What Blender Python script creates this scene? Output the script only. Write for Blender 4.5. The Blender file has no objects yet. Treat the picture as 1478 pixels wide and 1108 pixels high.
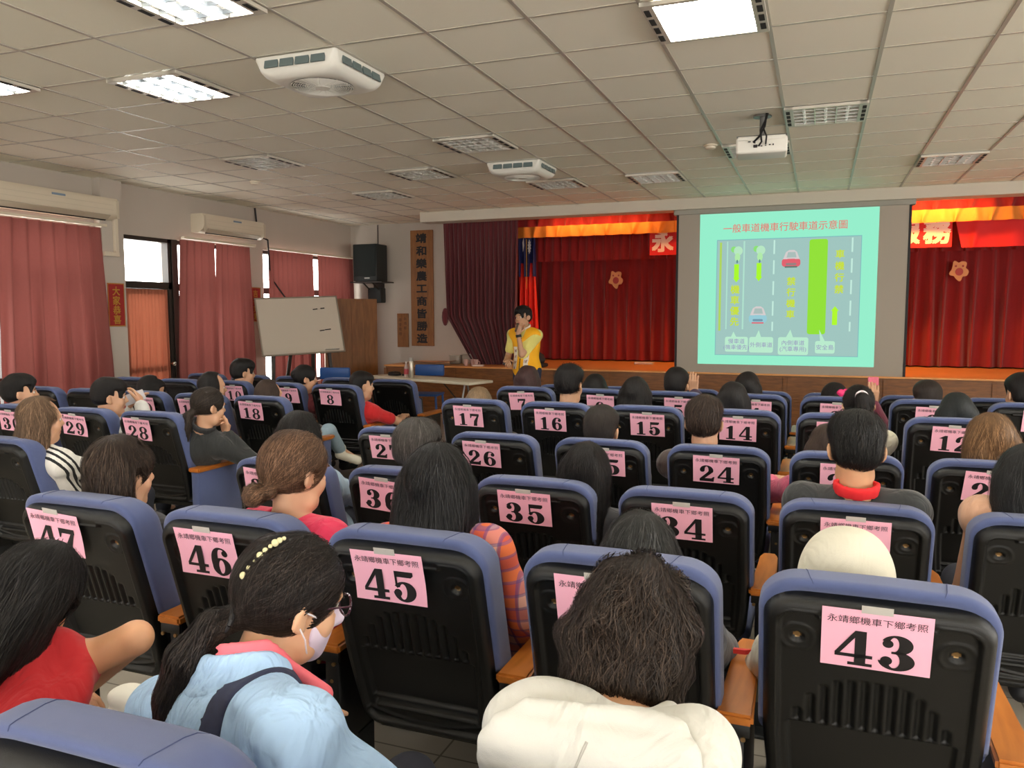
import bpy, bmesh, math, random
import numpy as np
from mathutils import Vector, Matrix, Euler

random.seed(7); rng = np.random.default_rng(7)
SC = bpy.context.scene
COL = SC.collection
PI = math.pi

# ---------------------------------------------------------------- camera, world, exposure, big lights
CAM_Z = 1.55
YAW, PITCH, ROLL, FPX = 0.368192632, -0.0884349559, -0.00207013046, 1146.348
_f = np.array([-math.sin(YAW)*math.cos(PITCH), math.cos(YAW)*math.cos(PITCH), math.sin(PITCH)])
_r0 = np.array([math.cos(YAW), math.sin(YAW), 0.0]); _u0 = np.cross(_r0, _f)
CR = math.cos(ROLL)*_r0 + math.sin(ROLL)*_u0
CU = -math.sin(ROLL)*_r0 + math.cos(ROLL)*_u0
CF = _f
camd = bpy.data.cameras.new('camera'); cam = bpy.data.objects.new('camera', camd); COL.objects.link(cam)
camd.sensor_fit = 'HORIZONTAL'; camd.sensor_width = 36.0; camd.lens = 36.0*FPX/1478.0
camd.clip_start = 0.05; camd.clip_end = 100
cam.matrix_world = Matrix(((CR[0], CU[0], -CF[0], 0), (CR[1], CU[1], -CF[1], 0), (CR[2], CU[2], -CF[2], CAM_Z), (0, 0, 0, 1)))
SC.camera = cam
CC = np.array([0, 0, CAM_Z])
def at_depth(u, v, Y):                      # the point of the room a survey reading (u, v) points to, at depth Y
    d = CF + CR*((u-739)/FPX) + CU*((554-v)/FPX)
    return CC + d*(Y/d[1])

W = bpy.data.worlds.new('world'); SC.world = W; W.use_nodes = True
bg = W.node_tree.nodes['Background']
bg.inputs[0].default_value = (1.0, 0.97, 0.92, 1); bg.inputs[1].default_value = 9.0
SC.view_settings.view_transform = 'Standard'; SC.view_settings.look = 'None'
SC.view_settings.gamma = 1.0; SC.view_settings.use_curve_mapping = False
SC.view_settings.exposure = 0.28
SC.cycles.use_denoising = True
SC.cycles.max_bounces = 8; SC.cycles.diffuse_bounces = 4; SC.cycles.glossy_bounces = 3
SC.cycles.transparent_max_bounces = 8; SC.cycles.sample_clamp_indirect = 6.0
SC.cycles.caustics_reflective = False; SC.cycles.caustics_refractive = False

def area_light(name, loc, rot, sx, sy, power, col):
    l = bpy.data.lights.new(name, 'AREA'); l.shape = 'RECTANGLE'; l.size = sx; l.size_y = sy
    l.energy = power; l.color = col
    o = bpy.data.objects.new(name, l); COL.objects.link(o); o.location = loc; o.rotation_euler = rot
    return o
LAMP_EMIT = 30.0            # the ceiling troffers that are switched on
# the warm stage battens hidden behind the screen pelmet
area_light('stage_batten_lamp', (0.2, 11.75, 3.02), (math.radians(35), 0, 0), 3.4, 0.12, 66, (1.0, 0.42, 0.10))
area_light('stage_batten_lamp', (-3.2, 11.85, 3.02), (math.radians(30), 0, 0), 1.6, 0.10, 9, (1.0, 0.42, 0.12))

# daylight portals in window openings added to the unseen walls to brighten the hall (they only guide sampling; the light is the sky's)
ADDED_WIN = [-1.6, 1.4, 4.4, 7.4]
for x in (-5.4, -2.4, 0.6, 3.6):
    area_light('daylight_portal', (x, -3.62, 1.75), (-PI/2, 0, 0), 2.2, 1.6, 1, (1, 1, 1)).data.cycles.is_portal = True
for y in ADDED_WIN:
    area_light('daylight_portal', (6.22, y, 1.75), (-PI/2, 0, -PI/2), 2.2, 1.6, 1, (1, 1, 1)).data.cycles.is_portal = True
area_light('daylight_portal', (-7.9, 7.6, 2.2), (-PI/2, 0, PI/2), 0.7, 0.5, 1, (1, 1, 1)).data.cycles.is_portal = True

# ---------------------------------------------------------------- materials
def lin(c):
    return tuple((x/12.92 if x <= 0.04045 else ((x+0.055)/1.055)**2.4) for x in (c[0]/255, c[1]/255, c[2]/255))
MATS = {}
def mat(name, rgb, rough=0.6, metal=0.0, spec=0.5, noise=None, bump=None, sheen=0.0, coat=0.0, trans=0.0, fold=None):
    """procedural Principled material. noise=(scale, amount): value variation; bump=(scale, strength)"""
    if name in MATS: return MATS[name]
    m = bpy.data.materials.new(name); m.use_nodes = True; nt = m.node_tree; b = nt.nodes['Principled BSDF']
    c = lin(rgb); b.inputs['Base Color'].default_value = (*c, 1); b.inputs['Roughness'].default_value = rough
    b.inputs['Metallic'].default_value = metal; b.inputs['Specular IOR Level'].default_value = spec
    b.inputs['Sheen Weight'].default_value = sheen; b.inputs['Coat Weight'].default_value = coat
    tc = nt.nodes.new('ShaderNodeTexCoord')
    if noise:
        n = nt.nodes.new('ShaderNodeTexNoise'); n.inputs['Scale'].default_value = noise[0]; n.inputs['Detail'].default_value = 3
        nt.links.new(tc.outputs['Object'], n.inputs['Vector'])
        mx = nt.nodes.new('ShaderNodeMix'); mx.data_type = 'RGBA'
        a = noise[1]
        mx.inputs['A'].default_value = (*[x*(1-a) for x in c], 1); mx.inputs['B'].default_value = (*[min(1, x*(1+a)) for x in c], 1)
        nt.links.new(n.outputs['Fac'], mx.inputs['Factor']); nt.links.new(mx.outputs['Result'], b.inputs['Base Color'])
    if bump:
        n2 = nt.nodes.new('ShaderNodeTexNoise'); n2.inputs['Scale'].default_value = bump[0]; n2.inputs['Detail'].default_value = 2
        nt.links.new(tc.outputs['Object'], n2.inputs['Vector'])
        bp = nt.nodes.new('ShaderNodeBump'); bp.inputs['Strength'].default_value = bump[1]; bp.inputs['Distance'].default_value = 0.004
        nt.links.new(n2.outputs['Fac'], bp.inputs['Height']); nt.links.new(bp.outputs['Normal'], b.inputs['Normal'])
    if fold:                                                  # cloth creases: (scale, strength)
        n3 = nt.nodes.new('ShaderNodeTexNoise'); n3.inputs['Scale'].default_value = fold[0]; n3.inputs['Detail'].default_value = 2.5; n3.inputs['Distortion'].default_value = 1.8
        mp3 = nt.nodes.new('ShaderNodeMapping'); mp3.inputs['Scale'].default_value = (1.6, 1.0, 0.7); mp3.inputs['Rotation'].default_value = (0.3, 0.5, 0.4)
        nt.links.new(tc.outputs['Object'], mp3.inputs['Vector']); nt.links.new(mp3.outputs[0], n3.inputs['Vector'])
        bp3 = nt.nodes.new('ShaderNodeBump'); bp3.inputs['Strength'].default_value = fold[1]; bp3.inputs['Distance'].default_value = 0.03
        nt.links.new(n3.outputs['Fac'], bp3.inputs['Height']); nt.links.new(bp3.outputs[0], b.inputs['Normal'])
        if bump: nt.links.new(bp.outputs[0], bp3.inputs['Normal'])
    if trans:
        tr = nt.nodes.new('ShaderNodeBsdfTranslucent'); tr.inputs['Color'].default_value = (*c, 1)
        ms = nt.nodes.new('ShaderNodeMixShader'); ms.inputs[0].default_value = trans
        out = nt.nodes['Material Output']
        nt.links.new(b.outputs[0], ms.inputs[1]); nt.links.new(tr.outputs[0], ms.inputs[2]); nt.links.new(ms.outputs[0], out.inputs[0])
    MATS[name] = m; return m
def emit(name, rgb, strength):
    if name in MATS: return MATS[name]
    m = bpy.data.materials.new(name); m.use_nodes = True; nt = m.node_tree; b = nt.nodes['Principled BSDF']
    b.inputs['Base Color'].default_value = (0.02, 0.02, 0.02, 1); b.inputs['Roughness'].default_value = 0.9
    b.inputs['Specular IOR Level'].default_value = 0.0
    b.inputs['Emission Color'].default_value = (*lin(rgb), 1); b.inputs['Emission Strength'].default_value = strength
    MATS[name] = m; return m
def wood(name, dark, light, scale=(1, 12, 12), rough=0.4):
    if name in MATS: return MATS[name]
    m = bpy.data.materials.new(name); m.use_nodes = True; nt = m.node_tree; b = nt.nodes['Principled BSDF']
    tc = nt.nodes.new('ShaderNodeTexCoord'); mp = nt.nodes.new('ShaderNodeMapping'); mp.inputs['Scale'].default_value = scale
    n = nt.nodes.new('ShaderNodeTexNoise'); n.inputs['Scale'].default_value = 3; n.inputs['Detail'].default_value = 6; n.inputs['Distortion'].default_value = 0.6
    r = nt.nodes.new('ShaderNodeValToRGB'); r.color_ramp.elements[0].position = 0.3; r.color_ramp.elements[1].position = 0.7
    r.color_ramp.elements[0].color = (*lin(dark), 1); r.color_ramp.elements[1].color = (*lin(light), 1)
    nt.links.new(tc.outputs['Object'], mp.inputs['Vector']); nt.links.new(mp.outputs[0], n.inputs['Vector'])
    nt.links.new(n.outputs['Fac'], r.inputs[0]); nt.links.new(r.outputs[0], b.inputs['Base Color'])
    b.inputs['Roughness'].default_value = rough
    MATS[name] = m; return m

M_TILE = mat('ceiling_tile', (240, 235, 217), 0.85, noise=(300, 0.05), bump=(400, 0.15))
M_TBAR = mat('ceiling_bar', (186, 180, 168), 0.42, metal=0.25)
M_WALL = mat('wall_paint', (186, 176, 164), 0.75, noise=(3, 0.04))
M_FLOOR = mat('floor_tile', (158, 150, 136), 0.35, noise=(6, 0.08))
M_BLACK = mat('black_plastic', (9, 10, 10), 0.30, spec=0.45, bump=(900, 0.3))
M_BLUE = mat('blue_fabric', (77, 89, 132), 0.85, sheen=0.25, noise=(60, 0.07), bump=(1500, 0.35))
M_ARM = wood('armrest_wood', (168, 96, 34), (196, 120, 50), (10, 1.5, 10), 0.32)
M_PINK = mat('pink_paper', (250, 184, 207), 0.75, noise=(25, 0.02))
M_INK = mat('black_ink', (18, 14, 16), 0.6)
M_SCREW = mat('brass_screw', (150, 120, 80), 0.35, metal=0.9)
M_DARK = mat('dark_frame', (42, 36, 30), 0.5)
M_WHITE = mat('white_plastic', (225, 222, 212), 0.45)
M_CREAM = mat('cream_plastic', (214, 202, 180), 0.45)
M_STAGEWOOD = wood('stage_wood', (104, 62, 28), (140, 88, 42), (2, 2, 12), 0.45)
M_STAGEFLOOR = wood('stage_floor_wood', (214, 146, 84), (232, 166, 100), (1, 10, 1), 0.4)

# ---------------------------------------------------------------- mesh helpers
def new_obj(name, me, parent=None, loc=None, rot=None):
    o = bpy.data.objects.new(name, me); COL.objects.link(o)
    if parent is not None: o.parent = parent
    if loc is not None: o.location = loc
    if rot is not None: o.rotation_euler = rot
    return o
def mesh_np(name, V, F, mats=(), smooth=True, mi=None):
    """V (n,3), F list/array of faces"""
    me = bpy.data.meshes.new(name)
    if isinstance(F, np.ndarray):
        V = np.ascontiguousarray(V, np.float32); k = F.shape[1]
        me.vertices.add(len(V)); me.vertices.foreach_set('co', V.ravel())
        me.loops.add(F.size); me.loops.foreach_set('vertex_index', F.astype(np.int32).ravel())
        me.polygons.add(len(F)); me.polygons.foreach_set('loop_start', np.arange(0, F.size, k, dtype=np.int32))
        me.polygons.foreach_set('loop_total', np.full(len(F), k, np.int32))
        me.update(calc_edges=True); me.validate()
    else:
        me.from_pydata([tuple(v) for v in V], [], F)
    for m in mats: me.materials.append(m)
    if mi is not None: me.polygons.foreach_set('material_index', np.asarray(mi, np.int32))
    if smooth: me.polygons.foreach_set('use_smooth', np.ones(len(me.polygons), bool))
    me.update(); return me
def tag(o, label=None, cat=None, group=None, kind=None):
    if label: o['label'] = label
    if cat: o['category'] = cat
    if group: o['group'] = group
    if kind: o['kind'] = kind
    return o
def empty(name, loc, rotz=0, label=None, cat=None, group=None, kind=None, scale=None):
    o = bpy.data.objects.new(name, None); COL.objects.link(o); o.location = loc; o.rotation_euler = (0, 0, rotz)
    o.empty_display_size = 0.1
    if scale: o.scale = scale
    return tag(o, label, cat, group, kind)
class MB:
    """collects shapes into one mesh"""
    def __init__(s): s.bm = bmesh.new()
    def box(s, c, d, bev=0.0, rot=None, mi=0, seg=2):
        r = bmesh.ops.create_cube(s.bm, size=1.0); vs = r['verts']
        M = Matrix.Translation(c) @ (Euler(rot).to_matrix().to_4x4() if rot else Matrix()) @ Matrix.Diagonal((*d, 1))
        bmesh.ops.transform(s.bm, matrix=M, verts=vs)
        fs = set(f for v in vs for f in v.link_faces)
        if bev > 0:
            es = list(set(e for v in vs for e in v.link_edges))
            res = bmesh.ops.bevel(s.bm, geom=es, offset=bev, segments=seg, affect='EDGES', profile=0.5)
            fs = set(f for f in fs if f.is_valid) | set(res['faces'])
        for f in fs: f.material_index = mi
        return s
    def cyl(s, p0, p1, r0, r1=None, n=16, mi=0, cap=True):
        p0 = Vector(p0); p1 = Vector(p1); r1 = r0 if r1 is None else r1; d = p1-p0; L = d.length
        r = bmesh.ops.create_cone(s.bm, cap_ends=cap, segments=n, radius1=r0, radius2=r1, depth=L)
        M = Matrix.Translation((p0+p1)/2) @ d.to_track_quat('Z', 'Y').to_matrix().to_4x4()
        bmesh.ops.transform(s.bm, matrix=M, verts=r['verts'])
        for f in set(f for v in r['verts'] for f in v.link_faces): f.material_index = mi
        return s
    def tube(s, pts, r, n=8, mi=0):
        for a, b in zip(pts[:-1], pts[1:]): s.cyl(a, b, r, n=n, mi=mi)
        for p in pts[1:-1]: s.ball(p, r, mi=mi, n=n)
        return s
    def ball(s, c, r, mi=0, n=12, sc=(1, 1, 1)):
        q = bmesh.ops.create_uvsphere(s.bm, u_segments=n, v_segments=max(6, n//2), radius=r)
        bmesh.ops.transform(s.bm, matrix=Matrix.Translation(c) @ Matrix.Diagonal((*sc, 1)), verts=q['verts'])
        for f in set(f for v in q['verts'] for f in v.link_faces): f.material_index = mi
        return s
    def lathe(s, prof, c=(0, 0, 0), n=24, mi=0):
        rings = []
        for (r, z) in prof:
            rings.append([s.bm.verts.new((c[0]+r*math.cos(2*PI*k/n), c[1]+r*math.sin(2*PI*k/n), c[2]+z)) for k in range(n)])
        for a, b in zip(rings[:-1], rings[1:]):
            for k in range(n):
                f = s.bm.faces.new((a[k], a[(k+1) % n], b[(k+1) % n], b[k])); f.material_index = mi
        for ring, rev in ((rings[0], True), (rings[-1], False)):
            f = s.bm.faces.new(ring[::-1] if rev else ring); f.material_index = mi
        return s
    def prism(s, poly, h0, h1, axis='y', mi=0):
        """poly of 2-D points extruded along an axis; axis 'y': poly is (x, z)"""
        def P(p, h): return (p[0], h, p[1]) if axis == 'y' else ((h, p[0], p[1]) if axis == 'x' else (p[0], p[1], h))
        a = [s.bm.verts.new(P(p, h0)) for p in poly]; b = [s.bm.verts.new(P(p, h1)) for p in poly]; n = len(poly)
        fs = [s.bm.faces.new(a), s.bm.faces.new(b[::-1])] + [s.bm.faces.new((a[k], b[k], b[(k+1) % n], a[(k+1) % n])) for k in range(n)]
        for f in fs: f.material_index = mi
        return s
    def mesh(s, name, mats, smooth=False):
        bmesh.ops.recalc_face_normals(s.bm, faces=s.bm.faces[:])
        me = bpy.data.meshes.new(name); s.bm.to_mesh(me); s.bm.free()
        for m in (mats if isinstance(mats, (list, tuple)) else [mats]): me.materials.append(m)
        if smooth:
            me.polygons.foreach_set('use_smooth', np.ones(len(me.polygons), bool))
            me.set_sharp_from_angle(angle=math.radians(38))
        return me
    def obj(s, name, mats, parent=None, smooth=False, loc=None, rot=None):
        return new_obj(name, s.mesh(name, mats, smooth), parent, loc, rot)
def rrect(x0, y0, x1, y1, r, n=5):
    r = min(r, abs(x1-x0)/2, abs(y1-y0)/2); out = []
    for cx, cy, a in ((x1-r, y1-r, 0), (x0+r, y1-r, 90), (x0+r, y0+r, 180), (x1-r, y0+r, 270)):
        for k in range(n+1):
            t = math.radians(a+90*k/n); out.append((cx+r*math.cos(t), cy+r*math.sin(t)))
    return out
_tcache = {}
def text_arr(body, size, bold=0.0, res=3):
    """vertices/faces of a piece of writing, centred on (0,0), in the XY plane"""
    key = (body, size, bold, res)
    if key in _tcache: return _tcache[key]
    if bold:                                                  # heavier strokes: the same writing laid over itself, shifted
        V, F = text_arr(body, size, 0, res); n = len(V); q = [(-bold, -bold), (bold, -bold), (-bold, bold), (bold, bold), (0, 0)]
        r = (np.concatenate([V+np.array((a, b, 0.0003*k)) for k, (a, b) in enumerate(q)]), [tuple(i+n*k for i in f) for k in range(5) for f in F]); _tcache[key] = r; return r
    cu = bpy.data.curves.new('writing', 'FONT'); cu.body = body; cu.size = size; cu.resolution_u = res
    cu.align_x = 'CENTER'; cu.align_y = 'CENTER'
    o = bpy.data.objects.new('writing', cu); COL.objects.link(o)
    me = bpy.data.meshes.new_from_object(o)
    V = np.array([v.co[:] for v in me.vertices]).reshape(-1, 3); F = [tuple(p.vertices) for p in me.polygons]
    bpy.data.objects.remove(o); bpy.data.curves.remove(cu); bpy.data.meshes.remove(me)
    if len(V):
        c = (V.max(0)+V.min(0))/2; V = V-c
    _tcache[key] = (V, F); return V, F
def text_xz(body, size, loc, m, parent, name, bold=0.0, vertical=False, step=None, sx=1.0):
    """writing standing in the XZ plane facing -Y"""
    allV, allF = [], []
    chars = list(body) if vertical else [body]
    for i, ch in enumerate(chars):
        V, F = text_arr(ch, size, bold)
        if not len(V): continue
        P = np.stack([V[:, 0]*sx, -V[:, 2], V[:, 1]], 1)
        if vertical: P[:, 2] -= i*step
        n0 = sum(len(a) for a in allV)
        allV.append(P); allF += [tuple(i+n0 for i in f) for f in F]
    me = mesh_np(name, np.concatenate(allV), allF, [m], smooth=False)
    return new_obj(name, me, parent, loc)
def pleats(name, x0, x1, z0, z1, folds, amp, m, parent=None, loc=(0, 0, 0), rotz=0, squeeze=None, nz=14, taper=0.25, seed=0, per=10, gather=0.0):
    """a hanging pleated cloth in the XZ plane. squeeze(t)->(x0,x1) at height fraction t (0 top)"""
    r = np.random.default_rng(seed); nx = folds*per
    s = np.linspace(0, 1, nx+1); V = []
    ph = np.cumsum(0.75+0.5*r.random(nx+1)); ph = ph/ph[-1]*folds*2*PI
    am = 0.7+0.6*np.interp(s, np.linspace(0, 1, folds+1), r.random(folds+1))
    for j in range(nz+1):
        t = j/nz
        a, b = squeeze(t) if squeeze else (x0, x1)
        x = a+(b-a)*s + 0.25*(b-a)/folds*np.sin(ph*0.5+1.3)*t
        y = amp*am*(taper+(1-taper)*min(1, t*1.6))*(np.sin(ph)+0.25*np.sin(2*ph+2*t))
        V.append(np.stack([x, y, np.full_like(x, z1+(z0-z1)*t)], 1))
    V = np.concatenate(V); I = np.arange((nz+1)*(nx+1)).reshape(nz+1, nx+1)
    F = np.stack([I[:-1, :-1], I[1:, :-1], I[1:, 1:], I[:-1, 1:]], -1).reshape(-1, 4)
    return new_obj(name, mesh_np(name, V, F, [m]), parent, loc, (0, 0, rotz))
# ---------------------------------------------------------------- the hall
XL, XR, YB, YF, HC = -7.75, 6.2, -3.6, 12.2, 3.093
def struct(o): o['kind'] = 'structure'; return o
struct(MB().box((-0.775, 4.7, -0.05), (14.6, 17.4, 0.1)).obj('floor', M_FLOOR))
nt = M_FLOOR.node_tree                                      # floor joints
_b = nt.nodes['Principled BSDF']; _src = _b.inputs['Base Color'].links[0].from_socket
_bk = nt.nodes.new('ShaderNodeTexBrick'); _bk.offset = 0; _bk.inputs['Scale'].default_value = 1.0
_bk.inputs['Brick Width'].default_value = 0.4; _bk.inputs['Row Height'].default_value = 0.4; _bk.inputs['Mortar Size'].default_value = 0.004
_bk.inputs['Color1'].default_value = (1, 1, 1, 1); _bk.inputs['Color2'].default_value = (0.93, 0.93, 0.93, 1); _bk.inputs['Mortar'].default_value = (0.3, 0.28, 0.25, 1)
_mx = nt.nodes.new('ShaderNodeMix'); _mx.data_type = 'RGBA'; _mx.blend_type = 'MULTIPLY'; _mx.inputs['Factor'].default_value = 1
_tc = nt.nodes.new('ShaderNodeTexCoord'); nt.links.new(_tc.outputs['Object'], _bk.inputs['Vector'])
nt.links.new(_src, _mx.inputs['A']); nt.links.new(_bk.outputs['Color'], _mx.inputs['B']); nt.links.new(_mx.outputs['Result'], _b.inputs['Base Color'])

TX, TY, GX, GY = 0.5887, 0.6, -4.417, 4.05
ceiling = struct(MB().box((-0.775, 4.55, HC+0.05), (14.2, 16.9, 0.1)).obj('ceiling', M_TILE))
mb = MB()
for i in range(-6, 19):
    x = GX+i*TX
    if XL+.02 < x < XR: mb.box((x, 4.3, HC-0.001), (0.022, 15.7, 0.008))
for j in range(-13, 14):
    y = GY+j*TY
    if YB < y < YF-.03: mb.box((-0.775, y, HC-0.0006), (13.9, 0.018, 0.007))
mb.obj('ceiling_grid', M_TBAR, ceiling)

# left wall with its openings (y0, y1, z0, z1)
OPEN = [(4.9, 6.82, 0.05, 2.5), (7.19, 8.0, 0.0, 2.5), (8.1, 9.42, 0.05, 2.5), (9.8, 12.02, 0.45, 2.5)]
mb = MB(); y = YB
for (a, b, c, d) in OPEN:
    mb.box((XL-0.1, (y+a)/2, HC/2), (0.2, a-y, HC))
    mb.box((XL-0.1, (a+b)/2, (d+HC)/2), (0.2, b-a, HC-d))
    if c > 0: mb.box((XL-0.1, (a+b)/2, c/2), (0.2, b-a, c))
    y = b
mb.box((XL-0.1, (y+YF+0.1)/2, HC/2), (0.2, YF+0.1-y, HC))
mb.box((XL+0.06, 7.0, HC/2), (0.12, 0.3, HC))               # shallow pier by the first curtain
mb.obj('wall_left', M_WALL); struct(bpy.data.objects['wall_left'])
mb = MB(); mb.box((XR+0.1, 4.5, 0.475), (0.2, 17, 0.95)).box((XR+0.1, 4.5, (2.55+HC)/2), (0.2, 17, HC-2.55)); y = YB-.2
for c in ADDED_WIN+[14.1]: mb.box((XR+0.1, (y+c-1.1)/2, 1.75), (0.2, c-1.1-y, 1.6)); y = c+1.1  # window gaps added in this unseen wall to let in more daylight
struct(mb.obj('wall_right', M_WALL))
mb = MB(); mb.box((-0.775, YB-0.1, 0.475), (14.4, 0.2, 0.95)).box((-0.775, YB-0.1, (2.55+HC)/2), (14.4, 0.2, HC-2.55)); x = -7.95
for c in (-5.4, -2.4, 0.6, 3.6, 7.5): mb.box(((x+c-1.1)/2, YB-0.1, 1.75), (c-1.1-x, 0.2, 1.6)); x = c+1.1  # rear window gaps, likewise added out of view for brightness
struct(mb.obj('wall_back', M_WALL))
mb = MB(); mb.box((-6.45, YF+0.1, HC/2), (2.8, 0.2, HC)); mb.box((0.6, YF+0.1, HC+0.35), (13.0, 0.2, 0.6)); mb.box((5.2, YF+0.1, HC/2), (2.4, 0.2, HC))
struct(mb.obj('wall_front', M_WALL))
# stage house behind the proscenium
M_STAGEDARK = mat('stage_house', (70, 50, 44), 0.9)
mb = MB(); mb.box((-0.8, 13.7, 1.8), (10.4, 0.1, 3.7)); mb.box((-5.1, 12.95, 1.8), (0.1, 1.5, 3.7)); mb.box((4.05, 12.95, 1.8), (0.1, 1.5, 3.7)); mb.box((-0.8, 12.95, 3.66), (10.4, 1.6, 0.1))
struct(mb.obj('wall_stage', M_STAGEDARK))
# stage platform, its panelled wooden front and its floor
ST = 0.75
plat = struct(MB().box((-1.6, 11.62, ST/2-0.012), (9.6, 1.2, ST-0.025)).box((-1.0, 12.9, ST/2-0.012), (9.7, 1.5, ST-0.025)).obj('stage_platform', M_STAGEWOOD))
mb = MB(); mb.box((-1.6, 11.6, ST-0.012), (9.62, 1.24, 0.025), 0.006); mb.box((-1.0, 12.9, ST-0.012), (9.7, 1.4, 0.025)); mb.obj('stage_floor', M_STAGEFLOOR, plat)
mb = MB()
for k in range(9): mb.box((-6.4+1.2*k, 11.012, 0.36), (0.05, 0.02, 0.68), 0.004)
mb.box((-1.6, 11.012, 0.05), (9.6, 0.024, 0.1), 0.004); mb.box((-1.6, 11.012, 0.40), (9.6, 0.016, 0.03), 0.003); mb.obj('stage_front_moulding', M_STAGEWOOD, plat)
# pelmet beam over the screen
struct(MB().box((-0.05, 11.15, 3.018), (11.4, 0.3, 0.15), 0.006).obj('trim_1', mat('beam_paint', (200, 192, 176), 0.6)))
struct(MB().box((XL+0.012, 9.61, 0.05), (0.02, 0.36, 0.1)).box((XL+0.012, 2.0, 0.05), (0.02, 5.7, 0.1)).obj('baseboard_left', M_DARK))
struct(MB().box((-7.1, YF-0.012, 0.05), (1.3, 0.02, 0.1)).obj('baseboard_front', M_DARK))

# windows: dark frames with panes
def pane_mat():
    m = bpy.data.materials.new('window_glass'); m.use_nodes = True; nt = m.node_tree
    for n in list(nt.nodes):
        if n.type != 'OUTPUT_MATERIAL': nt.nodes.remove(n)
    t = nt.nodes.new('ShaderNodeBsdfTransparent'); g = nt.nodes.new('ShaderNodeBsdfGlossy'); g.inputs['Roughness'].default_value = 0.05
    x = nt.nodes.new('ShaderNodeMixShader'); x.inputs[0].default_value = 0.06
    nt.links.new(t.outputs[0], x.inputs[1]); nt.links.new(g.outputs[0], x.inputs[2]); nt.links.new(x.outputs[0], nt.nodes['Material Output'].inputs[0])
    return m
M_GLASS = pane_mat()
def window(name, y0, y1, z0, z1, ybars, zbars, fw=0.05):
    fr = MB(); x = XL-0.1
    for y in (y0+fw/2, y1-fw/2): fr.box((x, y, (z0+z1)/2), (0.08, fw, z1-z0))
    for z in (z0+fw/2, z1-fw/2): fr.box((x, (y0+y1)/2, z), (0.08, y1-y0, fw))
    for y in ybars: fr.box((x, y, (z0+z1)/2), (0.06, 0.06, z1-z0-fw))
    for z in zbars: fr.box((x, (y0+y1)/2, z), (0.06, y1-y0-fw, 0.09))
    f = struct(fr.obj(name, M_DARK))
    MB().box((x, (y0+y1)/2, (z0+z1)/2), (0.008, y1-y0-0.02, z1-z0-0.02)).obj('pane', M_GLASS, f)
    return f
window('window_1', 4.9, 6.82, 0.05, 2.5, (5.75,), (1.9, 0.85))
window('window_2', 8.1, 9.42, 0.05, 2.5, (8.75,), (1.9, 0.85))
window('window_3', 9.8, 12.02, 0.45, 2.5, (10.9,), (1.9,))
d = MB(); x = XL-0.06
for y in (7.215, 7.975): d.box((x, y, 1.25), (0.1, 0.05, 2.5))
d.box((x, 7.6, 2.475), (0.1, 0.81, 0.05)); d.box((x, 7.6, 1.91), (0.1, 0.81, 0.085)); d.box((x, 8.05, 1.25), (0.14, 0.1, 2.5))
door = struct(d.obj('door_1', M_DARK))
MB().box((XL-0.06, 7.6, 2.2), (0.008, 0.72, 0.52)).obj('pane', M_GLASS, door)
lf = MB()
for y in (7.265, 7.925): lf.box((XL-0.05, y, 0.935), (0.045, 0.06, 1.86))
for z in (0.04, 0.86, 1.83): lf.box((XL-0.05, 7.595, z), (0.045, 0.62, 0.07))
lf.obj('door_leaf', M_DARK, door)
MB().box((XL-0.055, 7.595, 0.93), (0.008, 0.62, 1.8)).obj('pane', M_GLASS, door)
kn = MB(); kn.cyl((XL-0.03, 7.93, 0.92), (XL+0.03, 7.93, 0.92), 0.012).ball((XL+0.045, 7.93, 0.92), 0.028); kn.obj('door_knob', mat('chrome', (190, 185, 175), 0.25, metal=1), door, True)
M_CURT = mat('window_curtain', (128, 70, 64), 0.9, noise=(40, 0.06), trans=0.12)
M_DCURT = mat('door_curtain', (160, 92, 68), 0.9, noise=(40, 0.06), trans=0.1)
def wcurt(y0, y1, z0, z1, folds, amp, label, seed, m=M_CURT, x=XL+0.1, sq=None, name='window_curtain', group=None):
    o = pleats(name, y0, y1, z0, z1, folds, amp, m, None, (x, -0.07 if x > XL+.05 else 0, 0), PI/2, squeeze=sq, seed=seed, nz=16)
    return tag(o, label, 'curtain', group)
wcurt(5.78, 6.9, 0.1, 2.53, 8, 0.06, 'tall faded red curtain under the first air conditioner, beside the red paper couplet', 1, sq=lambda t: (5.72-0.07*min(1, t*1.5), 6.92+0.08*t))
wcurt(4.7, 5.6, 0.1, 2.53, 6, 0.045, 'red curtain at the edge of the picture before the first air conditioner', 9)
wcurt(7.26, 7.93, 0.08, 1.86, 13, 0.018, 'thin gathered orange-red curtain behind the door glass', 2, M_DCURT, XL-0.018, name='door_curtain')
wcurt(8.1, 8.76, 0.1, 2.5, 5, 0.04, 'red curtain beside the dark door post, under the second air conditioner', 3, sq=lambda t: (8.125-0.10*min(1, t*1.5), 8.75+0.01*t))
wcurt(8.77, 9.5, 0.1, 2.5, 6, 0.04, 'red curtain under the second air conditioner, next to the couplet by the whiteboard', 4, sq=lambda t: (8.79-0.055*min(1, t*2.0), 9.46+0.04*t))
wcurt(9.88, 10.99, 0.4, 2.5, 10, 0.03, 'dull red curtain behind the whiteboard, nearer half of the far window', 5)
wcurt(11.13, 12.16, 0.4, 2.5, 10, 0.03, 'dull red curtain in the room corner above the wooden panel', 6)
for (a, b, z, lb) in ((4.8, 6.92, 2.56, 'cream curtain track over the tall first curtain'), (8.1, 9.5, 2.53, 'cream curtain track under the second air conditioner'), (9.8, 12.1, 2.52, 'cream curtain track of the far window in the corner')):
    tag(MB().box((XL+0.1, (a+b)/2, z), (0.06, b-a, 0.03), 0.006).obj('curtain_track', M_CREAM), lb, 'curtain rail', 'curtain tracks')

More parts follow.
